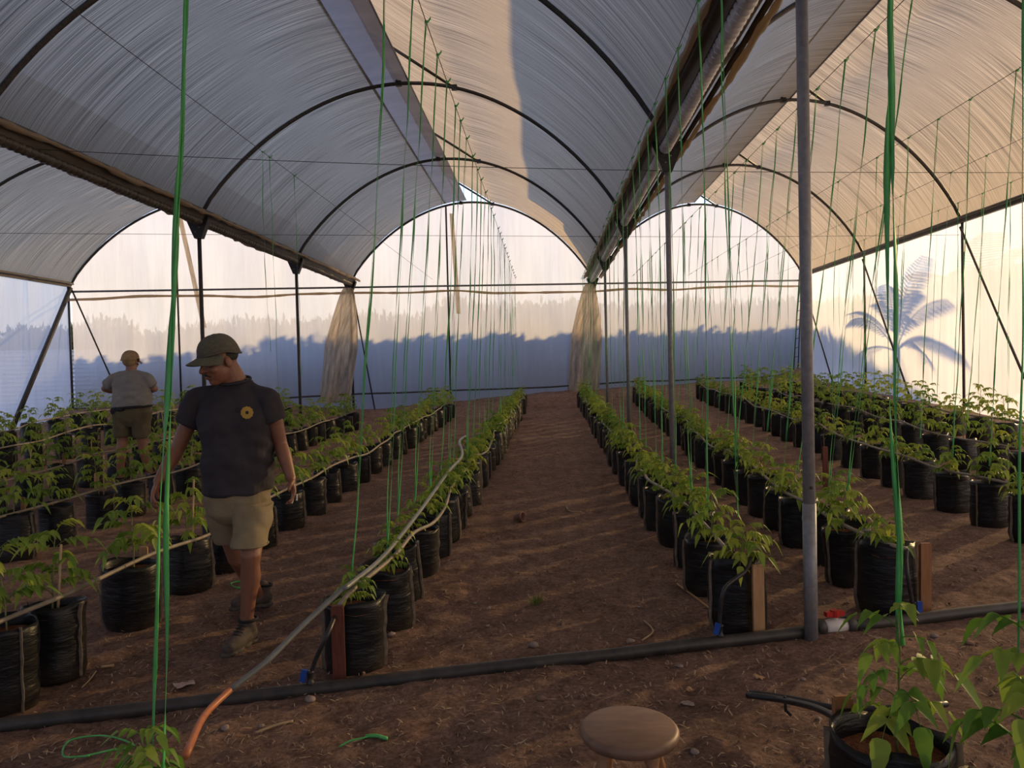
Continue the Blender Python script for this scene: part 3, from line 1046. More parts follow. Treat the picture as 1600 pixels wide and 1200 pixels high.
def leaf_mesh(seed, matname='leaf', pairs=4, LL=0.20, lw=0.036, ll=0.068):
    """compound tomato leaf, petiole leaves the origin along +X"""
    rr = random.Random(seed)
    m = MB()
    pts = []; ang = R(rr.uniform(38, 55)); p_ = Vector((0, 0, 0))
    for j in range(9):
        pts.append(p_.copy())
        p_ = p_ + Vector((math.cos(ang), 0.04 * rr.uniform(-1, 1), math.sin(ang))) * (LL / 8)
        ang -= R(rr.uniform(9, 15))
    m.tube(pts, [0.0022 * (1 - j / 12) for j in range(9)], 4, False)
    for q in range(pairs):
        j = 3 + int(q * 5 / pairs)
        tg = (pts[j + 1] - pts[j]).normalized()
        for s_ in (-1, 1):
            d = (Vector((0, s_, 0)) * 0.9 + tg * rr.uniform(0.35, 0.75) - Vector((0, 0, rr.uniform(0.15, 0.5)))).normalized()
            nr = (Vector((0, 0, 1)) + tg * 0.2).normalized()
            leaflet(m, pts[j], d, nr, ll * rr.uniform(0.75, 1.1), lw * rr.uniform(0.75, 1.1), rr.uniform(0.2, 0.6))
    tg = (pts[-1] - pts[-2]).normalized()
    leaflet(m, pts[-1], (tg - Vector((0, 0, 0.2))).normalized(), Vector((0, 0, 1)), ll * 1.15, lw * 1.1, 0.5)
    return m.mesh('leaf', MT[matname])


BAGS = [bag_mesh(s_) for s_ in range(5)]
SOIL = [soil_mesh(s_) for s_ in range(2)]
LEAF = [leaf_mesh(100 + s_) for s_ in range(6)]
LEAFB = [leaf_mesh(200 + s_, 'leaffront', 2, 0.15, 0.044, 0.072) for s_ in range(4)]


def plant_variant(seed, h, nl, scale):
    """stem mesh and leaf transforms, origin at soil level"""
    rr = random.Random(seed)
    lean = Vector((rr.uniform(-0.05, 0.05), rr.uniform(-0.05, 0.05), 0))
    pts = [Vector((0.01 * wr(t * 5, seed, 1), 0.01 * wr(t * 5, seed, 2), -0.02)) + lean * t + Vector((0, 0, (h + 0.02) * t)) for t in np.linspace(0, 1, 9)]
    m = MB(); m.tube(pts, [0.0050 - 0.0025 * t for t in np.linspace(0, 1, 9)], 6)
    st = m.mesh('stem', MT['stem'])
    tr = []
    a = rr.uniform(0, 6.28)
    for q in range(nl):
        t = 0.22 + 0.78 * (q + 0.5) / nl
        i = min(7, int(t * 8)); f_ = t * 8 - i
        p_ = pts[i].lerp(pts[i + 1], f_)
        a += 2.4 + rr.uniform(-0.4, 0.4)
        sc = scale * rr.uniform(0.75, 1.1) * (0.75 + 0.35 * math.sin(math.pi * (0.25 + 0.65 * t)))
        elev = rr.uniform(-0.25, 0.25) - (0.35 if t > 0.85 else 0)
        Mx = Matrix.Translation(p_) @ Matrix.Rotation(a, 4, 'Z') @ Matrix.Rotation(elev, 4, 'Y') @ Matrix.Diagonal((sc, sc, sc, 1))
        tr.append((Mx, rr.randrange(6)))
    return st, tr


def foliage_merge(tr, leaves):
    vs_ = []; fs_ = []
    for Mx, li in tr:
        me = leaves[li % len(leaves)]
        b = len(vs_)
        vs_ += [Mx @ v.co for v in me.vertices]
        fs_ += [tuple(b + i for i in p_.vertices) for p_ in me.polygons]
    return mesh('foliage', vs_, fs_, leaves[0].materials[0])


TALL = [plant_variant(300 + s_, 0.40 + 0.03 * s_, 13, 1.05) for s_ in range(4)]
SHORT = [plant_variant(400 + s_, 0.22 + 0.025 * s_, 15, 0.80) for s_ in range(5)]
TALL_F = [foliage_merge(t[1], LEAF) for t in TALL]
SHORT_F = [foliage_merge(t[1], LEAF) for t in SHORT]
PLANT_TOP = {}


def potted(x, y, kind, vi, label, group, detail, tilt=0.05, scale=1.0, leaves=None, rz=None, pscale=1.0):
    z = z_at(x, y)
    root = empty('potted_tomato_plant', (x, y, z - 0.008))
    root.rotation_euler = (rnd.uniform(-tilt, tilt), rnd.uniform(-tilt, tilt), 0)
    tag(root, label, 'potted plant', group)
    ba = rnd.uniform(-0.5, 0.5) if rz is None else rz
    b = link('grow_bag', rnd.choice(BAGS), root)
    b.rotation_euler = (0, 0, ba)
    hs = rnd.uniform(0.92, 1.06)
    b.scale = (scale, scale, hs)
    s_ = link('soil', rnd.choice(SOIL), root); s_.rotation_euler = (0, 0, rnd.uniform(0, 6)); s_.scale = (scale, scale, hs)
    lib, libf = (TALL, TALL_F) if kind == 'tall' else (SHORT, SHORT_F)
    st, tr = lib[vi % len(lib)]
    so = link('stem', st, root)
    so.location = (rnd.uniform(-0.03, 0.03), rnd.uniform(-0.03, 0.03), 0.335 * hs)
    so.rotation_euler = (0, 0, rnd.uniform(0, 6.28))
    ps = rnd.uniform(0.85, 1.15) * pscale
    so.scale = (ps, ps, ps)
    LV = leaves or LEAF
    if detail:
        for Mx, li in tr:
            lo = link('leaf', LV[li % len(LV)], so)
            lo.matrix_local = Mx
    else:
        link('foliage', libf[vi % len(lib)], so)
    return root, z + 0.335 * hs


ROWS = [
    # key, x at y0, y0, dx/dy, first y list, spacing, end gap, kind, wire x, words
    ('L1', -1.03, 3.93, 0.0215, [3.93, 4.60, 5.15, 5.7], 0.56, 1.0, 'short', -0.745, 'the row that starts at the dark red stake'),
    ('R1', 1.06, 4.32, -0.005, [4.40, 5.10, 5.75], 0.62, 1.0, 'short', 1.04, 'the row that starts at the pale wooden stake'),
    ('L2', -2.64, 3.95, 0.010, [3.56, 3.93, 4.72, 5.47, 6.02, 6.75, 7.55], 0.70, 1.6, 'tall', -2.88, 'the row beside the walking man in the cap'),
    ('R2', 2.00, 4.63, 0.030, [4.64, 5.20, 5.75], 0.58, 1.2, 'short', 2.43, 'the row that starts at the orange-brown stake'),
    ('L3', -4.74, 6.7, 0.004, [6.6, 7.2, 7.9], 0.64, 1.6, 'tall', None, 'the row between the two men'),
    ('R3', 3.82, 6.75, 0.030, [6.2, 6.8], 0.66, 1.3, 'short', 4.02, 'the third row past the valve'),
    ('L4', -6.25, 8.5, 0.0, [8.3, 8.95], 0.66, 1.6, 'tall', None, 'the row just beyond the man in grey'),
    ('R4', 5.12, 9.0, 0.025, [8.4, 9.05], 0.68, 1.3, 'tall', 5.4, 'the fourth row past the valve'),
    ('L5', -7.85, 10.0, 0.0, [10.1, 10.75], 0.68, 1.6, 'tall', None, 'the second row beyond the man in grey'),
    ('R5', 6.55, 10.5, 0.010, [10.5, 11.2], 0.70, 1.3, 'tall', 6.65, 'the row along the palm-shadowed wall'),
    ('L6', -9.4, 11.5, 0.0, [12.2, 12.9], 0.72, 1.6, 'tall', None, 'the row along the pale blue side wall'),
]
row_pos = {}
NUM = ['', 'first', 'second', 'third', 'fourth', 'fifth', 'sixth', 'seventh', 'eighth', 'ninth', 'tenth', 'eleventh', 'twelfth', 'thirteenth', 'fourteenth', 'fifteenth', 'sixteenth', 'seventeenth', 'eighteenth', 'nineteenth', 'twentieth']
NUM += ['twenty-' + n_ for n_ in NUM[1:10]] + ['thirtieth'] + ['thirty-' + n_ for n_ in NUM[1:10]]
LAND = {'L1': 'from the dark red stake', 'R1': 'from the pale wooden stake', 'R2': 'from the orange-brown stake', 'L2': 'from the pipe in the walking man\'s row'}
SHORTW = {'L3': 'row between the men', 'L4': 'row past man in grey', 'L5': 'second row past man in grey', 'L6': 'row by blue wall', 'R3': 'third row past valve', 'R4': 'fourth row past valve', 'R5': 'row by palm-shadowed wall'}


def where(key, i, n):
    if key in LAND: return NUM[i + 1], LAND[key]
    return NUM[n - i], 'from end wall, ' + SHORTW[key]


FIRST = {
    'L1': 'young tomato plant in black grow bag behind the dark red stake',
    'R1': 'leafy tomato plant in black grow bag behind the pale wooden stake',
    'R2': 'leafy tomato plant in black grow bag behind the orange-brown stake',
    'L2': 'tomato plant in black grow bag nearest the main pipe, beside the walking man',
}
for key, x0, y0, dx, first, sp, gap, kind, wx, words in ROWS:
    ylist = list(first)
    while True:
        y = ylist[-1] + sp * rnd.uniform(0.94, 1.06)
        x = x0 + dx * (y - y0)
        if y > planeY(x, KB) - gap: break
        ylist.append(y)
    row_pos[key] = []
    for i, y in enumerate(ylist):
        x = x0 + dx * (y - y0) + (rnd.uniform(-0.025, 0.025) if i else 0)
        lab = FIRST[key] if (i == 0 and key in FIRST) else 'tomato plant in black bag, %s %s' % where(key, i, len(ylist))
        det = y < 10.5
        root, zt = potted(x, y, kind, rnd.randrange(5), lab, 'grow bags in ' + words, det, 0.015 if i == 0 else 0.05, pscale=(0.62 + 0.08 * i if key == 'L1' and i < 4 else 1.0))
        row_pos[key].append((x, y, zt))

# foreground bags at the lower edge
fr1, ztf = potted(1.0, 2.30, 'tall', 1, 'broad-leaved tomato plant in open black bag in front of the water pipe', 'foreground plants', True, 0.0, 1.05, LEAFB)
fr2, ztg = potted(1.17, 1.96, 'tall', 2, 'pale-leaved tomato plant in front of the pipe beside the broad-leaved one', 'foreground plants', True, 0.0, 1.0, LEAFB)
fl1, zth = potted(-1.09, 2.10, 'short', 2, 'dark green tomato plant with two thick green strings in front of pipe', 'foreground plants', True, 0.0, 1.0, LEAFB)

# ------------------------------------------------------------------ strings
def string_mesh(seed, strands, wdt, nseg=46, spread=0.018):
    rr = random.Random(seed)
    m = MB()
    for s_ in range(strands):
        off = (s_ - (strands - 1) / 2) * spread
        a = rr.uniform(0, 6); vs_ = []; fs_ = []
        ph = rr.uniform(0, 6)
        for i in range(nseg + 1):
            t = i / nseg
            a += rr.uniform(-0.1, 0.75)
            wv = wdt * (0.55 + 0.6 * abs(math.sin(t * 7 + ph)))
            cx = off * (0.25 + 1.0 * (1 - t) * math.cos(t * 5 + ph)) + 0.012 * wr(t * 9, s_ + seed, 2) + 0.022 * math.sin(math.pi * t) * math.sin(seed * 2.1)
            cyy = 0.010 * wr(t * 8, s_ + seed, 4)
            ux, uy = math.cos(a * 0.6), 0.7 * math.sin(a * 0.6)
            for k_, th in ((-0.5, 0), (0, 0.0012), (0.5, 0), (0, -0.0012)):
                vs_.append((cx + ux * wv * k_ - uy * th, cyy + uy * wv * k_ + ux * th, t))
        for i in range(nseg):
            for j in range(4):
                fs_.append((i * 4 + j, i * 4 + (j + 1) % 4, i * 4 + 4 + (j + 1) % 4, i * 4 + 4 + j))
        m.add(vs_, fs_)
    # knot with a short tail at the wire
    m.tube([(-0.008, 0, 0.9995), (0.0, 0.003, 1.0005), (0.012, 0, 1.0), (0.030, 0.008, 1.009)], 0.0032, 5)
    return m.mesh('trellis_string', MT['string'])


STR2 = [string_mesh(s_, 2, 0.0085) for s_ in range(5)]
STR1 = [string_mesh(20 + s_, 1, 0.008) for s_ in range(4)]
STRW = [string_mesh(40 + s_, 2, 0.018, 70, 0.042) for s_ in range(3)]


def hang(a, b, me, label, group):
    a = Vector(a); b = Vector(b)
    o = link('trellis_string', me)
    d = b - a
    o.location = a
    o.rotation_mode = 'QUATERNION'
    o.rotation_quaternion = Vector((0, 0, 1)).rotation_difference(d.normalized())
    o.scale = (1, 1, d.length)
    return tag(o, label, 'string', group)


WZ = 3.87
for key, x0, y0, dx, first, sp, gap, kind, wx, words in ROWS:
    if wx is None: continue
    pr = row_pos[key]
    ylast = pr[-1][1] + 0.5
    wire((wx, -2.0, WZ + SX * wx), (wx, ylast, WZ + SX * wx), 'thin wire running lengthwise above ' + words, 0.0, 0.003)
    for i, (x, y, zt) in enumerate(pr):
        if key == 'L2': continue
        if rnd.random() < (0.12 if key in ('L1', 'R1', 'R2') else 0.30): continue
        if key in ('R4', 'R5') and y > 18: continue
        hz = rnd.uniform(0.10, 0.30)
        yt = y + rnd.uniform(-0.1, 0.1)
        me = rnd.choice(STR2) if y < 9 or rnd.random() < 0.5 else rnd.choice(STR1)
        hang((x + rnd.uniform(-0.02, 0.02), y, zt + hz), (wx, yt, WZ + SX * wx - 0.005), me, 'green raffia string over %s bag %s' % where(key, i, len(pr)), 'strings over ' + words)
for yq, zb, wd in ((7.9, 1.75, 'nearer'), (8.1, 1.25, 'middle'), (8.9, 1.5, 'farther')):
    hang((-2.86, yq, zb), (-2.88, yq, WZ + SX * -2.88 - 0.005), STR1[int(yq * 10) % 4], 'loose green string ending in the air over the walking man\'s row, %s of three' % wd, 'strings over the row beside the walking man')
# foreground strings
hang((-1.125, 2.10, zth + 0.10), (-0.93, 2.16, WZ - 0.02), STRW[0], 'thick green double raffia string tied to the dark green foreground plant', 'foreground strings')
hang((1.03, 2.30, ztf + 0.32), (1.06, 2.32, WZ + 0.01), STRW[1], 'green double raffia string tied to the broad-leaved foreground plant', 'foreground strings')
hang((1.175, 1.98, ztg + 0.16), (1.235, 2.0, WZ + 0.02), STR1[1], 'slim green raffia string beside the pale-leaved foreground plant', 'foreground strings')
hang((1.245, 2.02, ztg + 0.10), (1.275, 2.06, WZ + 0.02), STRW[2], 'wide green raffia string rising next to the pale-leaved foreground plant', 'foreground strings')

# ------------------------------------------------------------------ drip hoses on the bags
def hose(pts, r_, mat, label, cat='hose', group=None, n=8, sub=6, name='drip_hose'):
    m = MB(); m.tube(spline(pts, sub), r_, n)
    return tag(m.build(name, MT[mat]), label, cat, group)


hoff = {'L1': 0.06, 'R1': -0.05, 'L2': 0.07, 'R2': -0.05, 'L3': 0.09, 'R3': -0.09, 'L4': 0.09, 'R4': -0.09, 'L5': 0.09, 'R5': -0.09, 'L6': 0.09}
for key, x0, y0, dx, first, sp, gap, kind, wx, words in ROWS:
    pr = row_pos[key]
    pts = []
    ph = rnd.uniform(0, 6)
    for i, (x, y, zt) in enumerate(pr):
        pts.append((x + hoff[key] + 0.06 * math.sin(i * 0.8 + ph), y + 0.05, zt + 0.085 + 0.018 * math.sin(i * 1.7 + ph)))
    if key in ('L2', 'L3'):
        pts.insert(0, (pts[0][0] - 0.15, pts[0][1] - 0.6, pts[0][2] - 0.03))
    if key == 'L1':
        x, y, zt = pr[0]
        pts[0] = (x + 0.015, y - 0.02, zt + 0.10)
        pts.insert(0, (x - 0.03, y - 0.165, zt + 0.055))
    if key == 'R1':
        x, y, zt = pr[0]
        pts[0] = (x - 0.02, y - 0.02, zt + 0.07)
        pts.insert(0, (x + 0.05, y - 0.12, zt + 0.085))
    if key == 'R2':
        x, y, zt = pr[0]
        pts[0] = (x - 0.05, y - 0.05, zt + 0.07)
        pts.insert(0, (x + 0.05, y - 0.16, zt + 0.05))
    hose(pts, 0.0125, 'hose', 'drip hose snaking over the bags of ' + words, 'hose', 'drip hoses')

# ------------------------------------------------------------------ main pipe, valve, risers
pdir = Vector((5.24, 1.28, 0)).normalized()
PA = Vector((-2.48, 3.29, 0))


def pipe_at(x):
    y = 3.29 + (x + 2.48) * 1.28 / 5.24
    return Vector((x, y, z_at(x, y) + 0.028))


VX = 1.56
vr = empty('water_main', pipe_at(-2.0)); base = vr.location.copy()
tag(vr, 'long black water pipe lying across the dirt in front of the rows', 'pipe')
pts = [pipe_at(x) + Vector((0, 0, 0.006 * wr(x * 3, 0, 2))) - base for x in np.linspace(-3.6, VX - 0.10, 40)]
m = MB(); m.tube(pts, 0.033, 14); m.build('pipe_run', MT['pipe'], vr)
pts = [pipe_at(x) + Vector((0, 0, 0.006 * wr(x * 3, 0, 2))) - base for x in np.linspace(VX + 0.10, 5.6, 34)]
m = MB(); m.tube(pts, 0.033, 14); m.build('pipe_run', MT['pipe'], vr)

vc = pipe_at(VX) + Vector((0, 0, 0.012))
va = empty('ball_valve', vc, math.atan2(1.28, 5.24))
tag(va, 'white ball valve with red handle joining the black water pipe', 'valve')
for s_ in (-1, 1):
    m = MB()
    m.tube([(s_ * 0.065, 0, 0), (s_ * 0.07, 0, 0), (s_ * 0.115, 0, 0), (s_ * 0.12, 0, 0)], [0.036, 0.046, 0.044, 0.036], 16)
    m.build('coupling', MT['pipe'], va)
m = MB()
m.tube([(-0.068, 0, 0), (-0.05, 0, 0), (-0.03, 0, 0), (0.0, 0, 0), (0.03, 0, 0), (0.05, 0, 0), (0.068, 0, 0)], [0.036, 0.036, 0.040, 0.044, 0.040, 0.036, 0.036], 18)
m.tube([(0, 0, 0.03), (0, 0, 0.058)], 0.017, 12)
m.build('valve_body', MT['white'], va)
m = MB()
for s_ in (-1, 1):
    m.box((s_ * 0.030, 0, 0.070), (0.050, 0.030, 0.026))
m.tube([(0, 0, 0.052), (0, 0, 0.090)], 0.024, 12)
m.build('handle', MT['red'], va, smooth=False)


def riser(label, pts, bx):
    r0 = empty('riser_hose', pts[0]); b0 = Vector(pts[0])
    tag(r0, label, 'hose', 'risers from the water pipe')
    m = MB(); m.tube(spline([Vector(p_) - b0 for p_ in pts], 8), 0.0115, 8); m.build('tube', MT['hoseblack'], r0)
    m = MB(); m.lathe([(0.018, -0.004), (0.020, 0.008), (0.014, 0.016), (0.014, 0.05), (0.018, 0.055), (0.018, 0.062)], 12); m.build('elbow', MT['hoseblack'], r0)
    m = MB(); m.box((bx, -0.012, 0.045), (0.028, 0.016, 0.060), Matrix.Rotation(0.25 if bx < 0 else 0.0, 3, 'Y')); m.build('blue_tap', MT['blue'], r0, smooth=False)
    return r0


x, y, zt = row_pos['L1'][0]
p0 = pipe_at(-1.165) + Vector((0, 0.0, 0.028))
riser('thin black riser hose with blue tap, leaning to the dark red stake', [p0, p0 + Vector((0.02, 0.01, 0.10)), p0 + Vector((0.09, 0.0, 0.24)), (x - 0.04, y - 0.185, zt + 0.02), (x - 0.03, y - 0.165, zt + 0.055)], -0.028)
x, y, zt = row_pos['R1'][0]
p0 = pipe_at(0.90) + Vector((0, 0.0, 0.028))
riser('thin black riser hose with blue tap, bending over the pale stake', [p0, p0 + Vector((0.0, 0.0, 0.12)), p0 + Vector((0.03, 0.0, 0.26)), (x + 0.0, y - 0.20, zt + 0.03), (x + 0.05, y - 0.12, zt + 0.085)], -0.020)
x, y, zt = row_pos['R2'][0]
p0 = pipe_at(2.05) + Vector((0, 0.0, 0.028))
riser('thin black riser hose with blue tap, beside the orange-brown stake', [p0, p0 + Vector((-0.02, 0.0, 0.10)), p0 + Vector((-0.04, 0.0, 0.24)), (x + 0.03, y - 0.19, zt + 0.0), (x + 0.05, y - 0.16, zt + 0.05)], 0.020)


def stake(x, y, h, w_, t_, mat, label, rot=(0, 0, 0), z0=None):
    z = z_at(x, y) if z0 is None else z0
    m = MB()
    b = 0.004
    m.box((0, 0, h / 2 - 0.04), (w_, t_, h + 0.08))
    m.box((0, 0, h + 0.004), (w_ - 2 * b, t_ - 2 * b, 0.008))
    o = m.build('wooden_stake', MT[mat], smooth=False)
    o.location = (x, y, z); o.rotation_euler = rot
    return tag(o, label, 'stake', 'wooden stakes')


x, y, zt = row_pos['L1'][0]
stake(x - 0.03, y - 0.185, 0.385, 0.062, 0.03, 'wood_red', 'dark red wooden stake standing against the first bag by the pipe', (0.02, 0, 0.15))
x, y, zt = row_pos['R1'][0]
stake(x + 0.075, y - 0.172, 0.40, 0.062, 0.022, 'wood_pale', 'pale pine stake standing against a bag beside the grey post', (0.02, -0.01, 0.1))
x, y, zt = row_pos['R2'][0]
stake(x + 0.165, y - 0.12, 0.42, 0.062, 0.025, 'wood_orange', 'orange-brown wooden stake standing against a bag near the valve', (0.02, 0.0, 0.1))
for (u, v, Y, h, w_, mat, lab) in [
    (37, 815, 6.75, 0.52, 0.035, 'wood_orange', 'orange-brown stake in the row between the two men, by the frame edge plant'),
    (150, 745, 8.75, 0.45, 0.05, 'wood_pale', 'pale stake beside a bag in front of the man in grey'),
    (98, 735, 9.6, 0.55, 0.04, 'wood_orange', 'short brown stake beyond the row between the two men'),
    (1290, 720, 8.8, 0.46, 0.06, 'wood_red', 'red-brown stake in the third row, seen next to the thick grey post'),
    (1292, 640, 12.5, 0.46, 0.07, 'wood_red', 'red-brown stake in the far row, seen above the third row'),
    (1195, 745, 8.3, 0.44, 0.06, 'wood_orange', 'orange-brown stake among bags of the row beside the grey post'),
    (222, 890, 4.95, 0.44, 0.05, 'wood_pale', 'pale stake behind the thick green string beside the walking man'),
]:
    P_ = px(u, v, Y)
    stake(P_.x, P_.y, h, w_, 0.022, mat, lab, (rnd.uniform(-0.03, 0.03), rnd.uniform(-0.05, 0.05), 0.2))
for i, key in enumerate(('L2', 'L2', 'L3', 'L3', 'L3', 'L3', 'L3', 'L4', 'L4', 'L4', 'L4', 'L4', 'L5', 'L5')):
    x, y, zt = row_pos[key][1 + (i * 2) % 9]
    m = MB(); hh = rnd.uniform(0.30, 0.52)
    m.tube([(0, 0, -0.05), (rnd.uniform(-0.05, 0.05), rnd.uniform(-0.03, 0.03), hh)], 0.0065, 6)
    o = m.build('plant_cane', MT['cane'])
    o.location = (x + 0.05, y - 0.04, zt)
    words = [r_ for r_ in ROWS if r_[0] == key][0][-1]
    tag(o, 'thin dry cane in %s bag %s' % where(key, 1 + (i * 2) % 9, len(row_pos[key])), 'cane', 'canes in ' + words)

# loose grey hose turning orange, foreground black hoses
gh = [px(290, 1180, 2.45), px(318, 1120, 3.0), px(352, 1085, 3.22)]
hose(gh + [px(365, 1074, 3.28)], 0.0145, 'hoseorange', 'faded orange end of the loose hose near the foreground plant', 'hose', None, 8, 6, 'garden_hose')
hose([px(360, 1078, 3.26), px(420, 1030, 3.4), px(470, 980, 3.55), px(530, 925, 3.72), px(548, 912, 3.80), px(600, 868, 4.4), px(655, 800, 5.5), px(700, 738, 6.8), px(722, 712, 7.9), px(718, 690, 8.6), px(727, 682, 9.3)], 0.0135, 'hosegrey', 'loose grey-green hose slanting up to the bags behind the red stake', 'hose', None, 8, 7, 'garden_hose')
hose([px(1168, 1086, 3.30), px(1225, 1094, 3.15), px(1285, 1110, 2.85), px(1335, 1145, 2.55), px(1385, 1185, 2.38), px(1415, 1215, 2.3)], 0.0135, 'hoseblack', 'black hose end arching down into the broad-leaved foreground bag', 'hose', None, 10, 7, 'feeder_hose')
hose([px(1172, 1082, 3.34), px(1240, 1092, 3.22), px(1300, 1105, 3.1), px(1360, 1108, 2.95), px(1440, 1103, 2.9), px(1478, 1100, 2.95)], 0.0125, 'hoseblack', 'second black hose running behind the broad-leaved foreground plant', 'hose', None, 10, 7, 'feeder_hose')
m = MB(); m.tube([px(1226, 1088, 3.14), px(1228, 1112, 3.14)], 0.006, 6); m.tube([px(1228, 1110, 3.14), px(1236, 1118, 3.12)], 0.006, 6)
tag(m.build('cable_tie', MT['black']), 'black tie binding the two foreground hoses together', 'tie')
stake(px(1325, 1180, 2.42).x, 2.46, 0.45, 0.06, 0.022, 'wood_orange', 'brown stake behind the broad-leaved foreground bag', (0, 0, 0.1))

# ================================================================== STOOL
SZ = 0.43
sc_ = ray(983, 1134); t_ = (CAM_H - SZ) / -sc_.z
scen = Vector((0, 0, CAM_H)) + sc_ * t_
stool = empty('round_stool', (scen.x, scen.y, z_at(scen.x, scen.y)))
tag(stool, 'small round wooden stool with worn top standing on the dirt', 'stool')
SZ_ = SZ - stool.location.z
SRD = 0.152
m = MB()
m.lathe([(0.0, -0.045), (SRD - 0.03, -0.045), (SRD - 0.008, -0.036), (SRD, -0.022), (SRD, -0.012), (SRD - 0.006, -0.003), (SRD - 0.014, 0.0), (0.0, 0.0)], 56, (0, 0, SZ_), 0, False)
m.build('seat', MT['stool'], stool)
for q in range(4):
    a = R(35 + 90 * q)
    d = Vector((math.cos(a), math.sin(a), 0))
    top = d * 0.095 + Vector((0, 0, SZ_ - 0.04)); bot = d * 0.165 + Vector((0, 0, -0.01))
    m = MB()
    prof = [(0, 0.021), (0.06, 0.024), (0.12, 0.017), (0.15, 0.025), (0.19, 0.017), (0.3, 0.023), (0.6, 0.020), (0.75, 0.024), (0.80, 0.016), (0.85, 0.022), (1.0, 0.014)]
    m.tube([top.lerp(bot, t) for t, _ in prof], [r_ for _, r_ in prof], 12)
    m.build('leg', MT['stoolleg'], stool)
m = MB()
rg = []
for q in range(4):
    a1, a2 = R(35 + 90 * q), R(125 + 90 * q)
    m2 = MB()
    m2.tube([(0.140 * math.cos(a1), 0.140 * math.sin(a1), 0.13), (0.140 * math.cos(a2), 0.140 * math.sin(a2), 0.13)], 0.010, 8)
    m2.build('stretcher', MT['stoolleg'], stool)

# ================================================================== LITTER ON THE FLOOR
def fz(x, y):
    z = gz(x, y)
    return z + 0.030 * wr(x * 1.3, y * 1.3, 1) + 0.022 * wr(x * 4.5, y * 4.5, 2) + 0.016 * wr(x * 13, y * 13, 3) + 0.010 * wr(x * 27, y * 27, 4)


lr = random.Random(99)
m = MB()
for q in range(9000):
    y = 2.3 + 9.5 * lr.random() ** 1.8
    x = lr.uniform(-3.2, 3.4) * (0.6 + 0.12 * y) * 0.75
    if x < -11: continue
    z = fz(x, y) + 0.004
    L_ = lr.uniform(0.012, 0.06); a = lr.uniform(0, 6.28); w_ = lr.uniform(0.0011, 0.0030)
    d = Vector((math.cos(a), math.sin(a), 0)); s_ = Vector((-d.y, d.x, 0)) * w_
    b = Vector((x, y, z)); k_ = lr.uniform(-0.012, 0.012)
    mid = b + d * L_ * 0.5 + Vector((0, 0, lr.uniform(0.001, 0.012))) + s_ * (k_ / w_)
    en = b + d * L_ + Vector((0, 0, lr.uniform(-0.002, 0.008)))
    m.add([b - s_, b + s_, mid + s_, mid - s_, en], [(0, 1, 2, 3), (3, 2, 4)])
tag(m.build('straw_litter', MT['straw'], smooth=False), 'bits of straw and root scattered over the dirt', 'litter', kind='stuff')


def pebble_mesh(seed):
    bm = bmesh.new(); bmesh.ops.create_icosphere(bm, subdivisions=2, radius=1)
    for v in bm.verts:
        n = v.co.copy()
        v.co = n * (0.85 + 0.5 * wr(n.x * 1.6 + seed * 5, n.y * 1.6 + n.z, seed)); v.co.z *= 0.62
    me = bpy.data.meshes.new('pebble'); bm.to_mesh(me); bm.free()
    return me


PB = [pebble_mesh(s_) for s_ in range(5)]
m = MB()
for q in range(2600):
    y = 2.2 + 8 * lr.random() ** 1.7
    x = lr.uniform(-3.0, 3.2) * (0.6 + 0.12 * y) * 0.75
    r_ = 0.004 + 0.013 * lr.random() ** 3
    z = fz(x, y)
    a = lr.uniform(0, 6)
    vs_ = [(x + r_ * math.cos(a + i * 1.57) * lr.uniform(0.7, 1.3), y + r_ * math.sin(a + i * 1.57) * lr.uniform(0.7, 1.3), z - 0.002) for i in range(4)]
    vs_ += [(x + r_ * 0.5 * math.cos(a + 0.6 + i * 1.57), y + r_ * 0.5 * math.sin(a + 0.6 + i * 1.57), z + r_ * lr.uniform(0.6, 1.0)) for i in range(4)]
    m.add(vs_, [(0, 1, 5, 4), (1, 2, 6, 5), (2, 3, 7, 6), (3, 0, 4, 7), (4, 5, 6, 7)])
tag(m.build('gravel_crumbs', MT['clod'], smooth=False), 'small clods and gravel crumbs scattered over the dirt', 'gravel', kind='stuff')


def gpt(u, v):
    d = ray(u, v)
    t = CAM_H / (SX * d.x - d.z)
    p_ = Vector((0, 0, CAM_H)) + d * t
    return p_


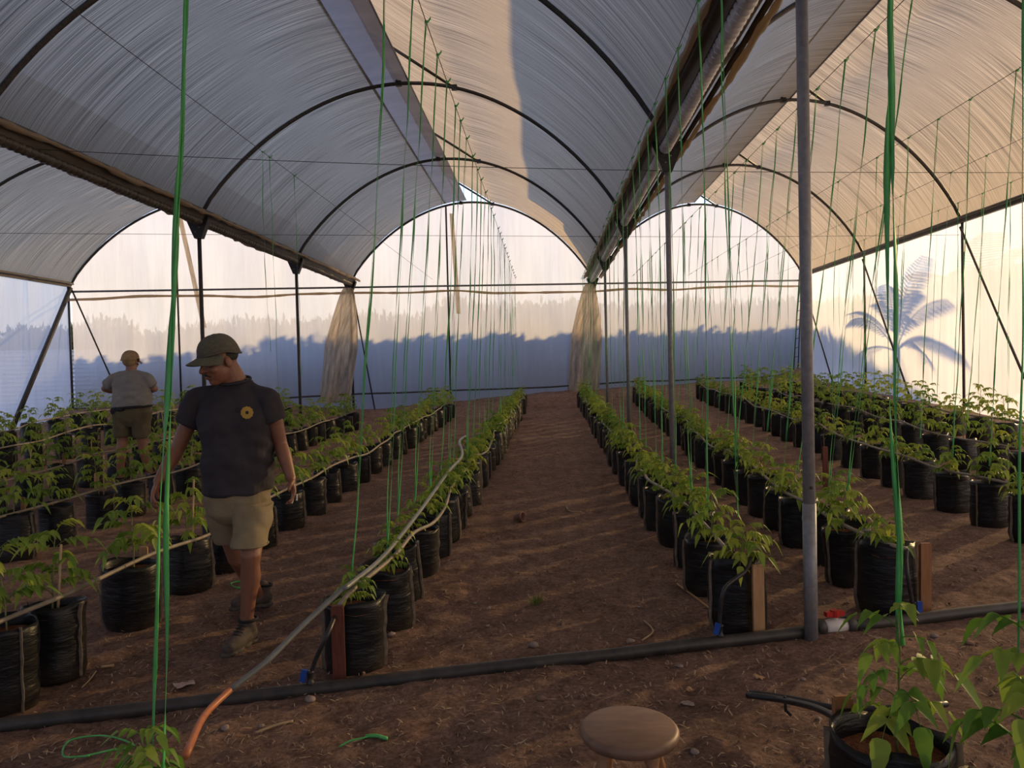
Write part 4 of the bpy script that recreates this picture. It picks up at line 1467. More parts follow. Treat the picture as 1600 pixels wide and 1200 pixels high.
for (u, v, r_, lab) in [(612, 994, 0.030, 'grey pebble beside the second bag of the red-stake row'), (742, 946, 0.017, 'pale pebble on the path level with the red-stake bags'),
                        (762, 978, 0.020, 'flat reddish stone on the path'), (485, 1102, 0.035, 'flat reddish stone lying under the pipe by the blue tap'),
                        (352, 1146, 0.026, 'rounded stone near the orange hose end'), (408, 1140, 0.018, 'small dark stone near the straw stalk'),
                        (1062, 1043, 0.022, 'reddish stone touching the pipe near the pale stake'), (1085, 1182, 0.022, 'round stone beside the stool top'),
                        (845, 1095, 0.030, 'rough dirt clod behind the stool'), (998, 948, 0.016, 'small tan stone in the middle of the path'),
                        (985, 1004, 0.030, 'pale angular stone beside the curved twig'), (835, 1012, 0.035, 'flat grey stone on the path in front of the pipe'),
                        (1280, 1130, 0.016, 'small stone behind the hose'), (1515, 1010, 0.030, 'dirt clod below the pipe by the wide green string'),
                        (1255, 1066, 0.016, 'pinkish stone under the pipe near the valve'), (1460, 1000, 0.025, 'stone touching the pipe beyond the valve'),
                        (1092, 1000, 0.013, 'small white pebble by the pale-stake bag'), (1077, 1001, 0.012, 'small grey pebble by the pale-stake bag')]:
    p_ = gpt(u, v)
    me = PB[lr.randrange(5)].copy(); me.materials.append(MT['stone'] if 'clod' not in lab else MT['clod'])
    me.polygons.foreach_set('use_smooth', [True] * len(me.polygons))
    o = link('stone', me); o.location = (p_.x, p_.y, fz(p_.x, p_.y) + r_ * 0.30); o.scale = (r_, r_ * lr.uniform(0.7, 1), r_ * lr.uniform(0.6, 0.9)); o.rotation_euler = (0, 0, lr.uniform(0, 6))
    tag(o, lab, 'stone', 'stones on the dirt')


def scrap(u, v, size, mat, label, name, cat, flat=0.012):
    p_ = gpt(u, v)

    def fs(a, b):
        xx = (a - 0.5) * size; yy = (b - 0.5) * size * 0.7
        e_ = 1 + 0.5 * wr(a * 3, b * 3, 7)
        return Vector((xx * e_, yy * e_, flat * 0.6 + flat * 1.6 * wr(a * 4 + u, b * 4, 5))), (a, b)
    o = link(name, grid_mesh(name, fs, 7, 7, MT[mat]))
    o.location = (p_.x, p_.y, fz(p_.x, p_.y) + 0.006); o.rotation_euler = (0, 0, lr.uniform(0, 3))
    return tag(o, label, cat, 'scraps on the dirt')


scrap(288, 1073, 0.085, 'paper', 'pinkish crumpled paper scrap near the thick green string', 'paper_scrap', 'scrap')
scrap(1075, 1102, 0.055, 'stone', 'grey flat scrap on the dirt beyond the stool', 'paper_scrap', 'scrap', 0.006)
scrap(765, 1001 - 46, 0.035, 'paper', 'pale torn paper scrap on the path', 'paper_scrap', 'scrap')
scrap(1078, 1077, 0.035, 'wood_pale', 'tan dry leaf scrap below the pipe', 'dry_leaf', 'leaf')
scrap(1185, 1062, 0.045, 'wood_pale', 'tan dry leaf under the pipe near the pale stake', 'dry_leaf', 'leaf')


def ground_stick(pxs, r_, mat, label, name='twig', cat='twig', lift=0.008):
    pts = []
    for u, v in pxs:
        p_ = gpt(u, v); pts.append(Vector((p_.x, p_.y, fz(p_.x, p_.y) + lift)))
    m = MB(); m.tube(spline(pts, 6), r_, 6)
    return tag(m.build(name, MT[mat]), label, cat, 'twigs on the dirt')


ground_stick([(1006, 970), (1018, 982), (1019, 992), (1003, 1004)], 0.005, 'cane', 'curved tan twig lying on the path')
ground_stick([(1058, 917), (1085, 934), (1108, 951)], 0.007, 'wood_pale', 'pale straight stick pointing at the pale-stake bag', 'stick', 'stick')
ground_stick([(400, 1150), (430, 1143), (458, 1136)], 0.006, 'cane', 'yellow straw stalk near the round stone')
ground_stick([(885, 795), (890, 800), (908, 802)], 0.006, 'cane', 'short bent twig further up the path')
ground_stick([(158, 1042), (178, 1040)], 0.008, 'cane', 'short split stick beside the bags near the walking man', 'stick', 'stick')
ground_stick([(128, 1075), (140, 1060), (150, 1048)], 0.004, 'cane', 'thin dry root beside the nearest bags')
ground_stick([(530, 1172), (548, 1166), (570, 1160), (578, 1158)], 0.004, 'string', 'loose strand of green raffia on the dirt', 'raffia_scrap', 'string')
ground_stick([(572, 1158), (588, 1158), (605, 1161)], 0.008, 'string', 'knotted bit of green raffia on the dirt', 'raffia_scrap', 'string')
ground_stick([(130, 1200), (175, 1190), (210, 1180), (165, 1165), (110, 1172), (100, 1195), (140, 1200)], 0.004, 'string', 'tangle of pale green raffia beside the dark green foreground plant', 'raffia_tangle', 'string', 0.03)
ground_stick([(360, 917), (372, 912), (385, 914), (384, 921), (368, 922), (361, 917), (374, 914), (388, 918), (372, 920)], 0.005, 'string', 'small coil of green raffia on the dirt behind the walking man', 'raffia_coil', 'string', 0.015)

# broken clay pot on the path
p_ = gpt(812, 815)
m = MB(); m.lathe([(0.030, 0), (0.046, 0.085), (0.050, 0.085), (0.050, 0.10), (0.043, 0.10), (0.040, 0.08), (0.026, 0.008), (0.0, 0.008)], 20, (0, 0, 0), 0, False)
m.lathe([(0.0, 0), (0.030, 0)], 20, (0, 0, 0), 0, False)
o = m.build('clay_pot', MT['clay']); o.location = (p_.x - 0.045, p_.y, fz(p_.x, p_.y) + 0.040); o.rotation_euler = (0.25, R(80), -0.3)
tag(o, 'small clay pot lying on its side on the central path', 'pot')

# grass tuft
p_ = gpt(838, 942)
m = MB()
for q in range(60):
    a = lr.uniform(0, 6.28); r0 = 0.05 * lr.random(); h = lr.uniform(0.03, 0.075)
    b = Vector((r0 * math.cos(a), r0 * math.sin(a), 0)); d = Vector((math.cos(a), math.sin(a), 0)) * lr.uniform(0.01, 0.04)
    s_ = Vector((-math.sin(a), math.cos(a), 0)) * 0.0018
    m.add([b - s_, b + s_, b + d * 0.5 + Vector((0, 0, h * 0.7)) + s_ * 0.7, b + d * 0.5 + Vector((0, 0, h * 0.7)) - s_ * 0.7, b + d + Vector((0, 0, h))], [(0, 1, 2, 3), (3, 2, 4)])
o = m.build('grass_tuft', MT['grassy'], smooth=False); o.location = (p_.x, p_.y, fz(p_.x, p_.y) - 0.003)
tag(o, 'small green grass tuft growing in the middle of the path', 'grass tuft')

# ================================================================== PEOPLE
def ellipsoid(bm, c, rx, ry, rz, rot=None, seg=20):
    Mx = Matrix.Translation(c) @ (rot.to_4x4() if rot is not None else Matrix.Identity(4)) @ Matrix.Diagonal((rx, ry, rz, 1))
    bmesh.ops.create_uvsphere(bm, u_segments=seg, v_segments=seg // 2 + 2, radius=1.0, matrix=Mx)


def cone(bm, a, b, ra, rb, seg=16):
    """convex hull of two spheres, closed"""
    a = Vector(a); b = Vector(b)
    tmp = bmesh.new()
    for c, r_ in ((a, ra), (b, rb)):
        bmesh.ops.create_uvsphere(tmp, u_segments=seg, v_segments=seg // 2, radius=r_, matrix=Matrix.Translation(c))
    res = bmesh.ops.convex_hull(tmp, input=tmp.verts)
    geo = [g_ for g_ in res['geom_interior'] if isinstance(g_, bmesh.types.BMVert)]
    bmesh.ops.delete(tmp, geom=geo, context='VERTS')
    loose = [v for v in tmp.verts if not v.link_faces]
    bmesh.ops.delete(tmp, geom=loose, context='VERTS')
    me = bpy.data.meshes.new('tmp'); tmp.to_mesh(me); tmp.free()
    bm.from_mesh(me); bpy.data.meshes.remove(me)


def solid_tube(bm, pts, rads, n=20):
    """closed tapered tube with flat ends"""
    t = MB(); t.tube(pts, list(rads), n)
    vv = [bm.verts.new(v) for v in t.v]
    for f_ in t.f:
        bm.faces.new([vv[i] for i in f_])


def chain(bm, pts, rads):
    for i in range(len(pts) - 1):
        cone(bm, pts[i], pts[i + 1], rads[i], rads[i + 1])


def loft(bm, rings, n=28):
    """rings: (centre, rx, ry[, tilt]) stacked; closed at both ends; superellipse section"""
    rows = []
    for c, rx, ry in rings:
        row = []
        for j in range(n):
            a = 2 * math.pi * j / n
            ca, sa = math.cos(a), math.sin(a)
            ex = 0.85
            row.append(bm.verts.new((c[0] + rx * math.copysign(abs(ca) ** ex, ca), c[1] + ry * math.copysign(abs(sa) ** ex, sa), c[2])))
        rows.append(row)
    for i in range(len(rows) - 1):
        for j in range(n):
            bm.faces.new((rows[i][j], rows[i][(j + 1) % n], rows[i + 1][(j + 1) % n], rows[i + 1][j]))
    bm.faces.new(list(reversed(rows[0]))); bm.faces.new(rows[-1])


def skin(bm, name, mat, parent, voxel=0.007, smooth=5, fold=0.0, fs=10.0):
    """fuse overlapping solids into one continuous surface"""
    bmesh.ops.recalc_face_normals(bm, faces=bm.faces)
    me = bpy.data.meshes.new(name + '_src'); bm.to_mesh(me); bm.free()
    o = bpy.data.objects.new(name + '_src', me); COL.objects.link(o)
    md = o.modifiers.new('r', 'REMESH'); md.mode = 'VOXEL'; md.voxel_size = voxel; md.use_smooth_shade = True
    ms = o.modifiers.new('s', 'SMOOTH'); ms.factor = 0.5; ms.iterations = smooth
    dg = bpy.context.evaluated_depsgraph_get(); dg.update()
    out = bpy.data.meshes.new_from_object(o.evaluated_get(dg))
    bpy.data.objects.remove(o); bpy.data.meshes.remove(me)
    if fold:
        co = np.empty(len(out.vertices) * 3); out.vertices.foreach_get('co', co); co = co.reshape(-1, 3)
        no = np.empty(len(out.vertices) * 3); out.vertices.foreach_get('normal', no); no = no.reshape(-1, 3)
        w_ = vnoise(co[:, 0] * fs + co[:, 1] * fs * 0.7 + co[:, 2] * 4, co[:, 2] * fs * 0.8 - co[:, 0] * 3, 3) + 0.5 * vnoise(co[:, 0] * fs * 2.2, co[:, 2] * fs * 2.6 + co[:, 1] * 8, 5)
        co += no * (w_ * fold)[:, None]
        out.vertices.foreach_set('co', co.ravel())
    out.materials.clear(); out.materials.append(mat)
    out.polygons.foreach_set('use_smooth', [True] * len(out.polygons))
    out.name = name
    return link(name, out, parent)


def frame(fwd, upv=Vector((0, 0, 1))):
    """matrix whose columns are right, forward, up"""
    f_ = fwd.normalized(); r_ = f_.cross(upv).normalized(); u_ = r_.cross(f_).normalized()
    return Matrix((r_, f_, u_)).transposed()


def head_shapes(bm, c, Rm, s=1.0):
    def P(x, y, z): return c + Rm @ Vector((x * s, y * s, z * s))
    ellipsoid(bm, P(0, -0.010, 0.035), 0.077 * s, 0.098 * s, 0.090 * s, Rm)
    ellipsoid(bm, P(0, 0.022, -0.030), 0.066 * s, 0.074 * s, 0.085 * s, Rm)
    ellipsoid(bm, P(0, 0.050, -0.088), 0.036 * s, 0.036 * s, 0.026 * s, Rm, 14)      # chin
    cone(bm, P(0, 0.088, 0.020), P(0, 0.112, -0.018), 0.010 * s, 0.015 * s, 12)        # nose
    for sd in (-1, 1):
        ellipsoid(bm, P(sd * 0.013, 0.100, -0.020), 0.010 * s, 0.010 * s, 0.008 * s, Rm, 10)
        ellipsoid(bm, P(sd * 0.080, -0.012, -0.002), 0.010 * s, 0.020 * s, 0.032 * s, Rm, 12)   # ear
        ellipsoid(bm, P(sd * 0.036, 0.080, 0.030), 0.026 * s, 0.012 * s, 0.009 * s, Rm, 10)     # brow
        ellipsoid(bm, P(sd * 0.044, 0.066, -0.020), 0.024 * s, 0.022 * s, 0.022 * s, Rm, 10)    # cheek
    ellipsoid(bm, P(0, 0.088, -0.052), 0.026 * s, 0.012 * s, 0.007 * s, Rm, 10)      # lips
    ellipsoid(bm, P(0, 0.086, -0.064), 0.022 * s, 0.012 * s, 0.008 * s, Rm, 10)


def hand(bm, wrist, dirv, palm_n, thumb_side, curl, s=1.0):
    """palm plus five separate fingers; dirv along the hand, palm_n out of the palm"""
    d = dirv.normalized(); n = (palm_n - d * palm_n.dot(d)).normalized(); sd = d.cross(n).normalized() * thumb_side
    pc = wrist + d * 0.045 * s
    Rm = Matrix((sd, d, n)).transposed()
    ellipsoid(bm, pc, 0.040 * s, 0.052 * s, 0.016 * s, Rm, 14)
    ellipsoid(bm, pc + sd * 0.020 * s - d * 0.01 * s + n * 0.006 * s, 0.020 * s, 0.035 * s, 0.016 * s, Rm, 12)
    for i, L_ in enumerate((0.070, 0.080, 0.074, 0.058)):
        off = (0.030 - 0.020 * i) * s
        p_ = pc + d * 0.042 * s + sd * off
        ang = 0.15
        pts = [pc + sd * off * 0.8, p_]
        for seg, fr in enumerate((0.45, 0.32, 0.23)):
            ang += curl * (0.6 + 0.25 * seg) * (1 + 0.08 * i)
            p_ = p_ + (d * math.cos(ang) + n * math.sin(ang)) * L_ * fr * s
            pts.append(p_)
        chain(bm, pts, [0.010 * s, 0.0098 * s, 0.009 * s, 0.0082 * s, 0.007 * s])
    tb = pc + sd * 0.030 * s - d * 0.022 * s
    t1 = tb + (sd * 0.55 + d * 0.65 + n * 0.45).normalized() * 0.040 * s
    t2 = t1 + (d * 0.85 + n * 0.5 - sd * 0.05).normalized() * 0.032 * s
    chain(bm, [tb, t1, t2], [0.014 * s, 0.0115 * s, 0.0085 * s])


def boot(parent, ankle, toe_dir, zg, pitch=0.0, s=1.0):
    """ankle boot: upper, sole, collar, laces"""
    tdir = Vector((toe_dir[0], toe_dir[1], 0)).normalized()
    sd = Vector((-tdir.y, tdir.x, 0))
    o_ = Vector((ankle.x, ankle.y, zg))
    Rp = Matrix.Rotation(pitch, 3, sd)

    def P(f_, l_, z): return o_ + Rp @ ((tdir * (f_ * s)) + sd * (l_ * s) + Vector((0, 0, z * s)))
    Rb = Matrix((sd, tdir, Vector((0, 0, 1)))).transposed()
    bm = bmesh.new()
    chain(bm, [P(-0.045, 0, 0.062), P(0.03, 0, 0.062), P(0.11, 0, 0.052), P(0.165, 0, 0.044)], [0.044 * s, 0.046 * s, 0.046 * s, 0.038 * s])
    chain(bm, [P(-0.02, 0, 0.07), P(-0.012, 0, 0.13)], [0.046 * s, 0.048 * s])
    chain(bm, [P(-0.01, 0, 0.10), P(0.07, 0, 0.078)], [0.042 * s, 0.038 * s])
    up_ = skin(bm, 'boot', MT['boot'], parent, 0.006, 3)
    bm = bmesh.new()
    for f_, r_ in ((-0.05, 0.043), (0.03, 0.042), (0.11, 0.050), (0.165, 0.044)):
        ellipsoid(bm, P(f_, 0, 0.016), r_ * s, 0.055 * s, 0.020 * s, Rb, 16)
    skin(bm, 'sole', MT['sole'], up_, 0.006, 2)
    m = MB()
    m.tube([P(-0.02 + 0.052 * math.cos(a), 0.050 * math.sin(a), 0.148) for a in np.linspace(0, 6.283, 18)], 0.009, 6)
    m.build('collar', MT['black'], up_)
    m = MB()
    for q in range(5):
        f_, z = 0.045 + 0.017 * q, 0.140 - 0.0125 * q
        m.tube([P(f_ - 0.004, -0.028, z - 0.010), P(f_ + 0.012, 0, z), P(f_ - 0.004, 0.028, z - 0.010)], 0.0038, 5)
    m.build('laces', MT['hair'], up_)
    return up_


# ---------------------------------------------------------------- man in the dark T-shirt
Ym = 4.50
man = empty('person', (px(382, 1020, 4.3).x, 4.45, z_at(-1.75, 4.45)))
tag(man, 'man in olive cap, dark T-shirt and khaki shorts walking between rows, looking down', 'person')
inv = -man.location


def J(u, v, Y): return px(u, v, Y) + inv


neck = J(370, 596, 4.52); headc = J(343, 567, 4.47)
hf = Vector((-0.62, -0.72, -0.27)).normalized()
Hm = frame(hf)
sh_l = J(421, 622, 4.50); sh_r = J(311, 624, 4.52)        # his left is to the right in the photo
el_l = J(438, 694, 4.56); wr_l = J(455, 748, 4.46)
el_r = J(277, 702, 4.50); wr_r = J(247, 752, 4.36)
hip_l = J(398, 792, 4.48); kn_l = J(392, 868, 4.32); an_l = J(385, 972, 4.32)
hip_r = J(350, 792, 4.54); kn_r = J(371, 872, 4.62); an_r = J(404, 932, 4.97)
bm = bmesh.new()
head_shapes(bm, headc, Hm, 1.08)
chain(bm, [neck + Vector((0, 0.035, -0.06)), headc + Hm @ Vector((0, -0.035, -0.045))], [0.076, 0.070])
loft(bm, [(J(372, 790, 4.51), 0.15, 0.11), (J(372, 760, 4.51), 0.16, 0.12), (J(370, 700, 4.51), 0.165, 0.13), (J(367, 650, 4.52), 0.185, 0.12), (J(366, 626, 4.545), 0.12, 0.06), (J(368, 612, 4.55), 0.06, 0.04)])
for s0, e0, w0 in ((sh_l, el_l, wr_l), (sh_r, el_r, wr_r)):
    chain(bm, [s0, s0.lerp(e0, 0.5), e0, e0.lerp(w0, 0.35), w0], [0.050, 0.049, 0.042, 0.043, 0.028])
hand(bm, wr_l, (J(463, 790, 4.40) - wr_l), Vector((-0.75, -0.45, -0.1)), -1, 0.42, 1.05)
hand(bm, wr_r, (J(232, 790, 4.28) - wr_r), Vector((0.75, 0.35, -0.3)), -1, 0.38, 1.05)
for h0, k0, a0 in ((hip_l, kn_l, an_l), (hip_r, kn_r, an_r)):
    kd = (a0 - k0)
    bk = Vector((0, 0.018, 0))
    chain(bm, [h0, k0, k0 + kd * 0.12, k0 + kd * 0.34 + bk, k0 + kd * 0.6 + bk * 0.6, a0], [0.085, 0.058, 0.052, 0.058, 0.045, 0.036])
skin(bm, 'body', MT['skin'], man, 0.0052, 4)

bm = bmesh.new()
loft(bm, [(J(373, 768, 4.50), 0.208, 0.160), (J(373, 750, 4.50), 0.206, 0.163), (J(372, 720, 4.50), 0.204, 0.168), (J(370, 690, 4.50), 0.206, 0.165), (J(368, 660, 4.51), 0.212, 0.150), (J(367, 635, 4.52), 0.208, 0.128), (J(367, 618, 4.525), 0.182, 0.105), (J(368, 605, 4.53), 0.135, 0.096), (J(369, 594, 4.53), 0.092, 0.084)])
cone(bm, J(334, 619, 4.52), sh_r, 0.064, 0.066); cone(bm, J(402, 617, 4.52), sh_l, 0.064, 0.066)
for s0, e0, q0 in ((sh_l, el_l, 0.47), (sh_r, el_r, 0.50)):
    solid_tube(bm, [s0 + (s0 - e0).normalized() * 0.02, s0.lerp(e0, 0.22), s0.lerp(e0, q0)], [0.070, 0.074, 0.078])
cone(bm, neck + Vector((0.03, 0.02, -0.035)), sh_l + Vector((-0.03, 0, 0.015)), 0.060, 0.055)
cone(bm, neck + Vector((-0.03, 0.02, -0.040)), sh_r + Vector((0.03, 0, 0.015)), 0.060, 0.055)
tee = skin(bm, 't_shirt', MT['shirt'], man, 0.006, 4, 0.030, 8.0)
# neckband
m = MB()
nb = J(367, 597, 4.52)
m.tube([nb + Vector((0.090 * math.cos(a), 0.082 * math.sin(a), 0.010 + 0.022 * math.sin(a) + 0.004 * math.cos(a))) for a in np.linspace(0, 6.283, 26)], 0.009, 6)
m.build('neckband', MT['shirt'], tee)
# round yellow flower print, laid on the cloth
bvh_me = tee.data
bvh = BVHTree.FromPolygons([v.co.copy() for v in bvh_me.vertices], [tuple(p_.vertices) for p_ in bvh_me.polygons])


def on_shirt(u, v, off):
    o_ = Vector((0, 0, CAM_H)) + inv
    h_ = bvh.ray_cast(o_, ray(u, v))
    return (h_[0] + h_[1] * off) if h_[0] is not None else J(u, v, 4.34)


def print_disc(cu, cv, r0, r1, mat, name, off, petals=0):
    m = MB(); n = 40; rings = 5; vs_ = []; fs_ = []
    for i in range(rings + 1):
        for j in range(n):
            a = 2 * math.pi * j / n
            rr = r0 + (r1 * (1 + (0.045 * math.cos(petals * a) if petals else 0)) - r0) * i / rings
            vs_.append(on_shirt(cu + rr * math.cos(a), cv + rr * math.sin(a), off))
    for i in range(rings):
        for j in range(n):
            fs_.append((i * n + j, i * n + (j + 1) % n, (i + 1) * n + (j + 1) % n, (i + 1) * n + j))
    m.add(vs_, fs_)
    return m.build(name, MT[mat], tee)


em = print_disc(386, 645, 2.6, 9.6, 'yellow', 'chest_print', 0.0025, 11)
em['label'] = 'round yellow flower print with dark centre'
print_disc(386, 645, 0.05, 2.7, 'black', 'print_centre', 0.003)
print_disc(372, 641, 0.05, 4.5, 'black', 'dark_lettering', 0.0022, 3)  # dark illegible lettering printed beside the flower
print_disc(381, 655, 0.05, 3.2, 'black', 'dark_lettering', 0.0022, 4)

bm = bmesh.new()
loft(bm, [(J(373, 814, 4.50), 0.10, 0.08), (J(373, 800, 4.50), 0.175, 0.125), (J(373, 780, 4.50), 0.196, 0.144), (J(373, 755, 4.50), 0.192, 0.145)])
hem_l = J(391, 852, 4.36); hem_r = J(361, 845, 4.58)
loft(bm, [(hem_l, 0.094, 0.104), (hem_l.lerp(hip_l, 0.5), 0.097, 0.112), (hip_l + Vector((-0.005, 0, 0.02)), 0.112, 0.128)])
loft(bm, [(hem_r, 0.086, 0.100), (hem_r.lerp(hip_r, 0.5), 0.093, 0.112), (hip_r + Vector((0.01, 0, 0.02)), 0.112, 0.128)])
sh_ = skin(bm, 'shorts', MT['shorts'], man, 0.006, 4, 0.022, 8.0)
m = MB()
for hc, rx, ry in ((hem_l, 0.096, 0.106), (hem_r, 0.088, 0.102)):
    m.tube([hc + Vector((rx * math.copysign(abs(math.cos(a)) ** 0.85, math.cos(a)), ry * math.copysign(abs(math.sin(a)) ** 0.85, math.sin(a)), 0.006)) for a in np.linspace(0, 6.283, 26)], 0.006, 6)
m.build('hem', MT['shorts'], sh_)
boot(man, an_l + Vector((0, -0.005, 0)), (-0.22, -1, 0), z_at(-1.73, 4.25) + inv.z - 0.005, 0.0)
boot(man, an_r + Vector((0.0, 0.0, 0)), (-0.62, -0.8, 0), z_at(-1.85, 4.9) + inv.z + 0.012, -0.14)

# cap
def cap(parent, c, Rm, s, mat, peak=True):
    bm = bmesh.new()
    n = 28; rows = []
    for i in range(9):
        t = i / 8
        row = []
        for j in range(n):
            a = 2 * math.pi * j / n
            r_ = math.cos(t * math.pi / 2) ** 0.75 if i < 8 else 0.02
            bul = 1.0 + 0.03 * math.cos(4 * a)
            row.append(bm.verts.new(c + Rm @ Vector((0.093 * s * r_ * math.cos(a) * bul, (0.112 * r_ * math.sin(a) * bul - 0.008) * s, (0.030 - 0.040 * max(0.0, -math.sin(a)) ** 0.7 * (1 - t) ** 1.5 + 0.098 * math.sin(t * math.pi / 2)) * s))))
        rows.append(row)
    for i in range(8):
        for j in range(n):
            bm.faces.new((rows[i][j], rows[i][(j + 1) % n], rows[i + 1][(j + 1) % n], rows[i + 1][j]))
    bm.faces.new(rows[8])
    me = bpy.data.meshes.new('cap'); bm.to_mesh(me); bm.free(); me.materials.append(MT[mat])
    me.polygons.foreach_set('use_smooth', [True] * len(me.polygons))
    co = link('cap', me, parent)
    sm = co.modifiers.new('thick', 'SOLIDIFY'); sm.thickness = 0.006 * s; sm.offset = 1
    if peak:
        vs_ = []; fs_ = []
        nj, ni = 15, 6
        for i in range(ni):
            for j in range(nj):
                a = R(12 + 156 * j / (nj - 1))
                t = i / (ni - 1)
                ext = 0.088 * t * math.sin(a) ** 0.75
                x = 0.094 * math.cos(a) * (1 + 0.10 * t * abs(math.cos(a)))
                y = 0.108 * math.sin(a) - 0.008 + ext
                z = 0.030 - 0.020 * t - 0.032 * (math.cos(a) ** 2) * (0.3 + t)
                vs_.append(c + Rm @ Vector((x * s, y * s, z * s)))
        for i in range(ni - 1):
            for j in range(nj - 1):
                fs_.append((i * nj + j, i * nj + j + 1, (i + 1) * nj + j + 1, (i + 1) * nj + j))
        po = link('peak', mesh('peak', vs_, fs_, MT[mat]), co)
        sm = po.modifiers.new('thick', 'SOLIDIFY'); sm.thickness = 0.005 * s
    m = MB(); top = c + Rm @ Vector((0, -0.008 * s, 0.131 * s))
    m.tube([top - Rm @ Vector((0, 0, 0.004)), top + Rm @ Vector((0, 0, 0.004))], 0.010 * s, 10); m.build('button', MT[mat], co)
    m = MB()
    m.tube([c + Rm @ Vector((0.098 * s * math.cos(a), (0.117 * math.sin(a) - 0.008) * s, (0.034 - 0.040 * max(0.0, -math.sin(a)) ** 0.7) * s)) for a in np.linspace(0, 6.283, 30)], 0.006 * s, 6)
    m.build('band', MT[mat], co)
    return co


cap(man, headc + Hm @ Vector((0, -0.006, 0.030)), Hm, 1.06, 'cap')
# hair, moustache, eyes
bm = bmesh.new()
ellipsoid(bm, headc + Hm @ Vector((0, -0.030, 0.036)), 0.086, 0.096, 0.066, Hm)
skin(bm, 'hair', MT['hair'], man, 0.007, 2)
bm = bmesh.new()
for sd in (-1, 1):
    cone(bm, headc + Hm @ Vector((0.002 * sd, 0.104, -0.046)), headc + Hm @ Vector((0.030 * sd, 0.090, -0.058)), 0.0075, 0.005, 10)
skin(bm, 'moustache', MT['hair'], man, 0.003, 1)
for sd in (-1, 1):
    m = MB(); c_ = headc + Hm @ Vector((sd * 0.034, 0.086, 0.014))
    bm = bmesh.new(); ellipsoid(bm, c_, 0.014, 0.008, 0.007, Hm, 12)
    me = bpy.data.meshes.new('eye'); bm.to_mesh(me); bm.free(); me.materials.append(MT['eye']); eo = link('eye', me, man)
    bm = bmesh.new(); ellipsoid(bm, c_ + Hm @ Vector((0, 0.006, -0.001)), 0.005, 0.004, 0.005, Hm, 10)
    me = bpy.data.meshes.new('pupil'); bm.to_mesh(me); bm.free(); me.materials.append(MT['hair']); link('pupil', me, eo)
    bm = bmesh.new(); cone(bm, headc + Hm @ Vector((sd * 0.018, 0.096, 0.032)), headc + Hm @ Vector((sd * 0.052, 0.080, 0.034)), 0.006, 0.004, 10)
    me = bpy.data.meshes.new('eyebrow'); bm.to_mesh(me); bm.free(); me.materials.append(MT['hair']); link('eyebrow', me, man)
# small white clip held in his fingers
m = MB()
hc = px(457, 779, 4.405)
m.box((0, 0, 0), (0.016, 0.012, 0.055), Matrix.Rotation(0.35, 3, 'Y')); m.tube([(0.01, 0, 0.02), (0.03, -0.01, 0.025), (0.028, -0.01, -0.01)], 0.005, 6)
o = m.build('plastic_clip', MT['white'], smooth=False); o.location = hc
tag(o, 'small white plastic clip held in the walking man\'s hand', 'clip')

# ---------------------------------------------------------------- man in the pale grey T-shirt, seen from behind
Yf = 10.2
m2p = px(206, 700, Yf)
man2 = empty('person', (m2p.x, Yf, z_at(m2p.x, Yf)))
tag(man2, 'man in pale grey T-shirt and tan cap seen from behind among the plants', 'person')
inv = -man2.location
z0 = -inv.z
headc2 = J(204, 566, Yf); Hm2 = frame(Vector((0.05, 1, -0.12)).normalized())
fo = Yf + 0.03
sh2l = J(180, 592, Yf); sh2r = J(230, 592, Yf)
el2l = J(164, 607, Yf + 0.05); el2r = J(241, 607, Yf + 0.05)
wr2l = J(180, 612, Yf + 0.30); wr2r = J(228, 612, Yf + 0.30)
hp2l = J(193, 646, Yf); hp2r = J(221, 646, Yf)
kn2l = J(191, 688, Yf + 0.02); kn2r = J(222, 688, Yf + 0.06)
an2l = Vector((kn2l.x - 0.06, kn2l.y + 0.02, 0.10)); an2r = Vector((kn2r.x + 0.03, kn2r.y + 0.15, 0.10))
bm = bmesh.new()
head_shapes(bm, headc2, Hm2, 1.10)
chain(bm, [J(205, 588, Yf), J(205, 574, Yf)], [0.075, 0.068])
loft(bm, [(J(206, 650, Yf), 0.17, 0.12), (J(206, 620, Yf), 0.19, 0.14), (J(206, 598, Yf), 0.19, 0.12), (J(205, 586, Yf), 0.12, 0.08)])
for s0, e0, w0 in ((sh2l, el2l, wr2l), (sh2r, el2r, wr2r)):
    chain(bm, [s0, e0, e0.lerp(w0, 0.4), w0], [0.052, 0.050, 0.048, 0.032])
hand(bm, wr2l, Vector((0.35, 0.9, -0.1)), Vector((0.2, 0.1, -1)), 1, 0.3, 1.05)
hand(bm, wr2r, Vector((-0.35, 0.9, -0.1)), Vector((-0.2, 0.1, -1)), -1, 0.3, 1.05)
for h0, k0, a0 in ((hp2l, kn2l, an2l), (hp2r, kn2r, an2r)):
    kd = a0 - k0
    chain(bm, [h0, k0, k0 + kd * 0.3 + Vector((0, -0.02, 0)), a0], [0.10, 0.066, 0.066, 0.042])
skin(bm, 'body', MT['skin2'], man2, 0.008, 4)
bm = bmesh.new()
loft(bm, [(J(206.5, 637, Yf), 0.248, 0.175), (J(206.5, 628, Yf), 0.245, 0.18), (J(206, 614, Yf), 0.245, 0.175), (J(206, 602, Yf), 0.250, 0.155), (J(205.5, 591, Yf), 0.235, 0.125), (J(205, 583, Yf), 0.16, 0.095), (J(205, 577, Yf), 0.085, 0.075)])
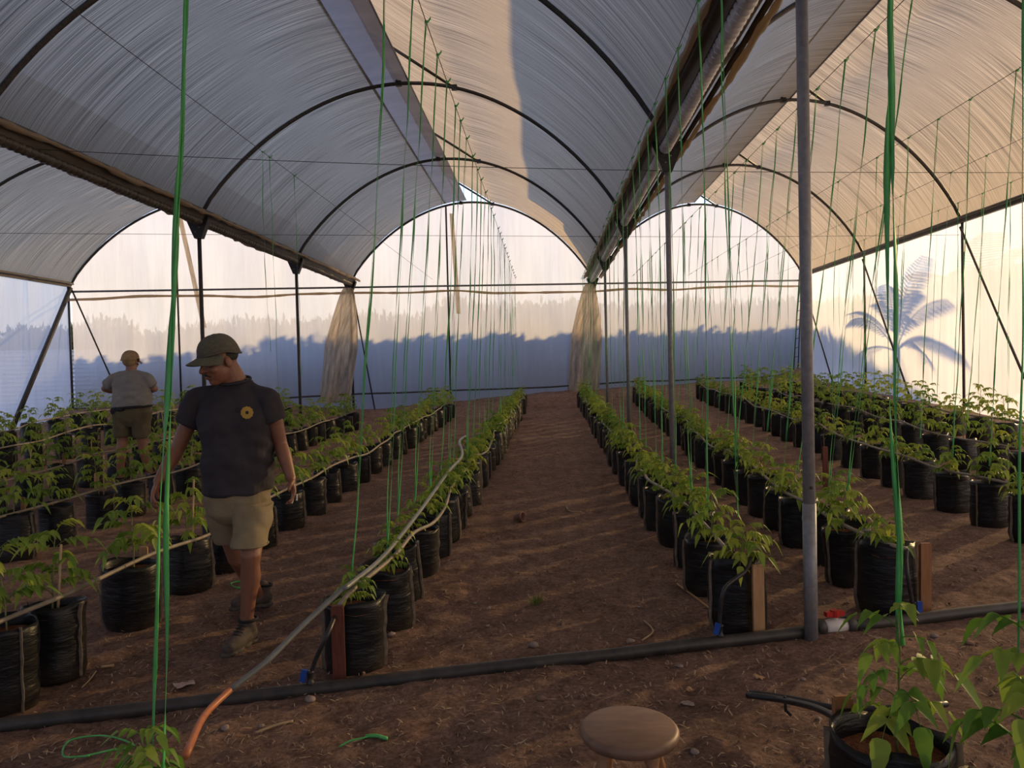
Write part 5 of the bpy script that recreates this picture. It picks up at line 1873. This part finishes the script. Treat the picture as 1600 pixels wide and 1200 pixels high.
cone(bm, J(198, 585, Yf), sh2l + Vector((0.02, 0, 0.01)), 0.075, 0.082); cone(bm, J(212, 585, Yf), sh2r + Vector((-0.02, 0, 0.01)), 0.075, 0.082)
for s0, e0 in ((sh2l, el2l), (sh2r, el2r)):
    cone(bm, s0 + Vector((0, 0, 0.0)), s0.lerp(e0, 0.35), 0.082, 0.080)
    solid_tube(bm, [s0 + (s0 - e0).normalized() * 0.03, s0.lerp(e0, 0.3), s0.lerp(e0, 0.68)], [0.074, 0.078, 0.080])
skin(bm, 't_shirt', MT['shirt2'], man2, 0.009, 4, 0.03, 7.0)
bm = bmesh.new()
loft(bm, [(J(207, 666, Yf), 0.10, 0.09), (J(207, 658, Yf), 0.20, 0.14), (J(207, 650, Yf), 0.226, 0.163), (J(207, 634, Yf), 0.228, 0.168)])
loft(bm, [(J(191.5, 682, Yf + 0.02), 0.105, 0.115), (hp2l + Vector((0, 0, 0.03)), 0.125, 0.145)])
loft(bm, [(J(222, 684, Yf + 0.05), 0.105, 0.115), (hp2r + Vector((0, 0, 0.03)), 0.125, 0.145)])
skin(bm, 'shorts', MT['shorts2'], man2, 0.010, 3, 0.014, 8)
boot(man2, an2l, (0, 1, 0), 0.0); boot(man2, an2r, (0.1, 1, 0), 0.0)
cp2 = cap(man2, headc2 + Hm2 @ Vector((0, -0.004, 0.012)), Hm2, 1.12, 'cap2')
bm = bmesh.new(); ellipsoid(bm, headc2 + Hm2 @ Vector((0, -0.018, 0.010)), 0.090, 0.110, 0.080, Hm2)
skin(bm, 'hair', MT['cap2'], man2, 0.009, 2)
m = MB()
bc = J(206.5, 636, Yf)
m.tube([bc + Vector((0.245 * math.cos(a), 0.180 * math.sin(a), 0.012 * math.cos(a))) for a in np.linspace(0, 6.283, 30)], 0.020, 6)
belt = m.build('belt', MT['black'], man2)
bm = bmesh.new(); ellipsoid(bm, J(182, 642, Yf - 0.09), 0.085, 0.06, 0.075); ellipsoid(bm, J(190, 639, Yf - 0.14), 0.08, 0.05, 0.045)
skin(bm, 'waist_pouch', MT['black'], belt, 0.010, 3)
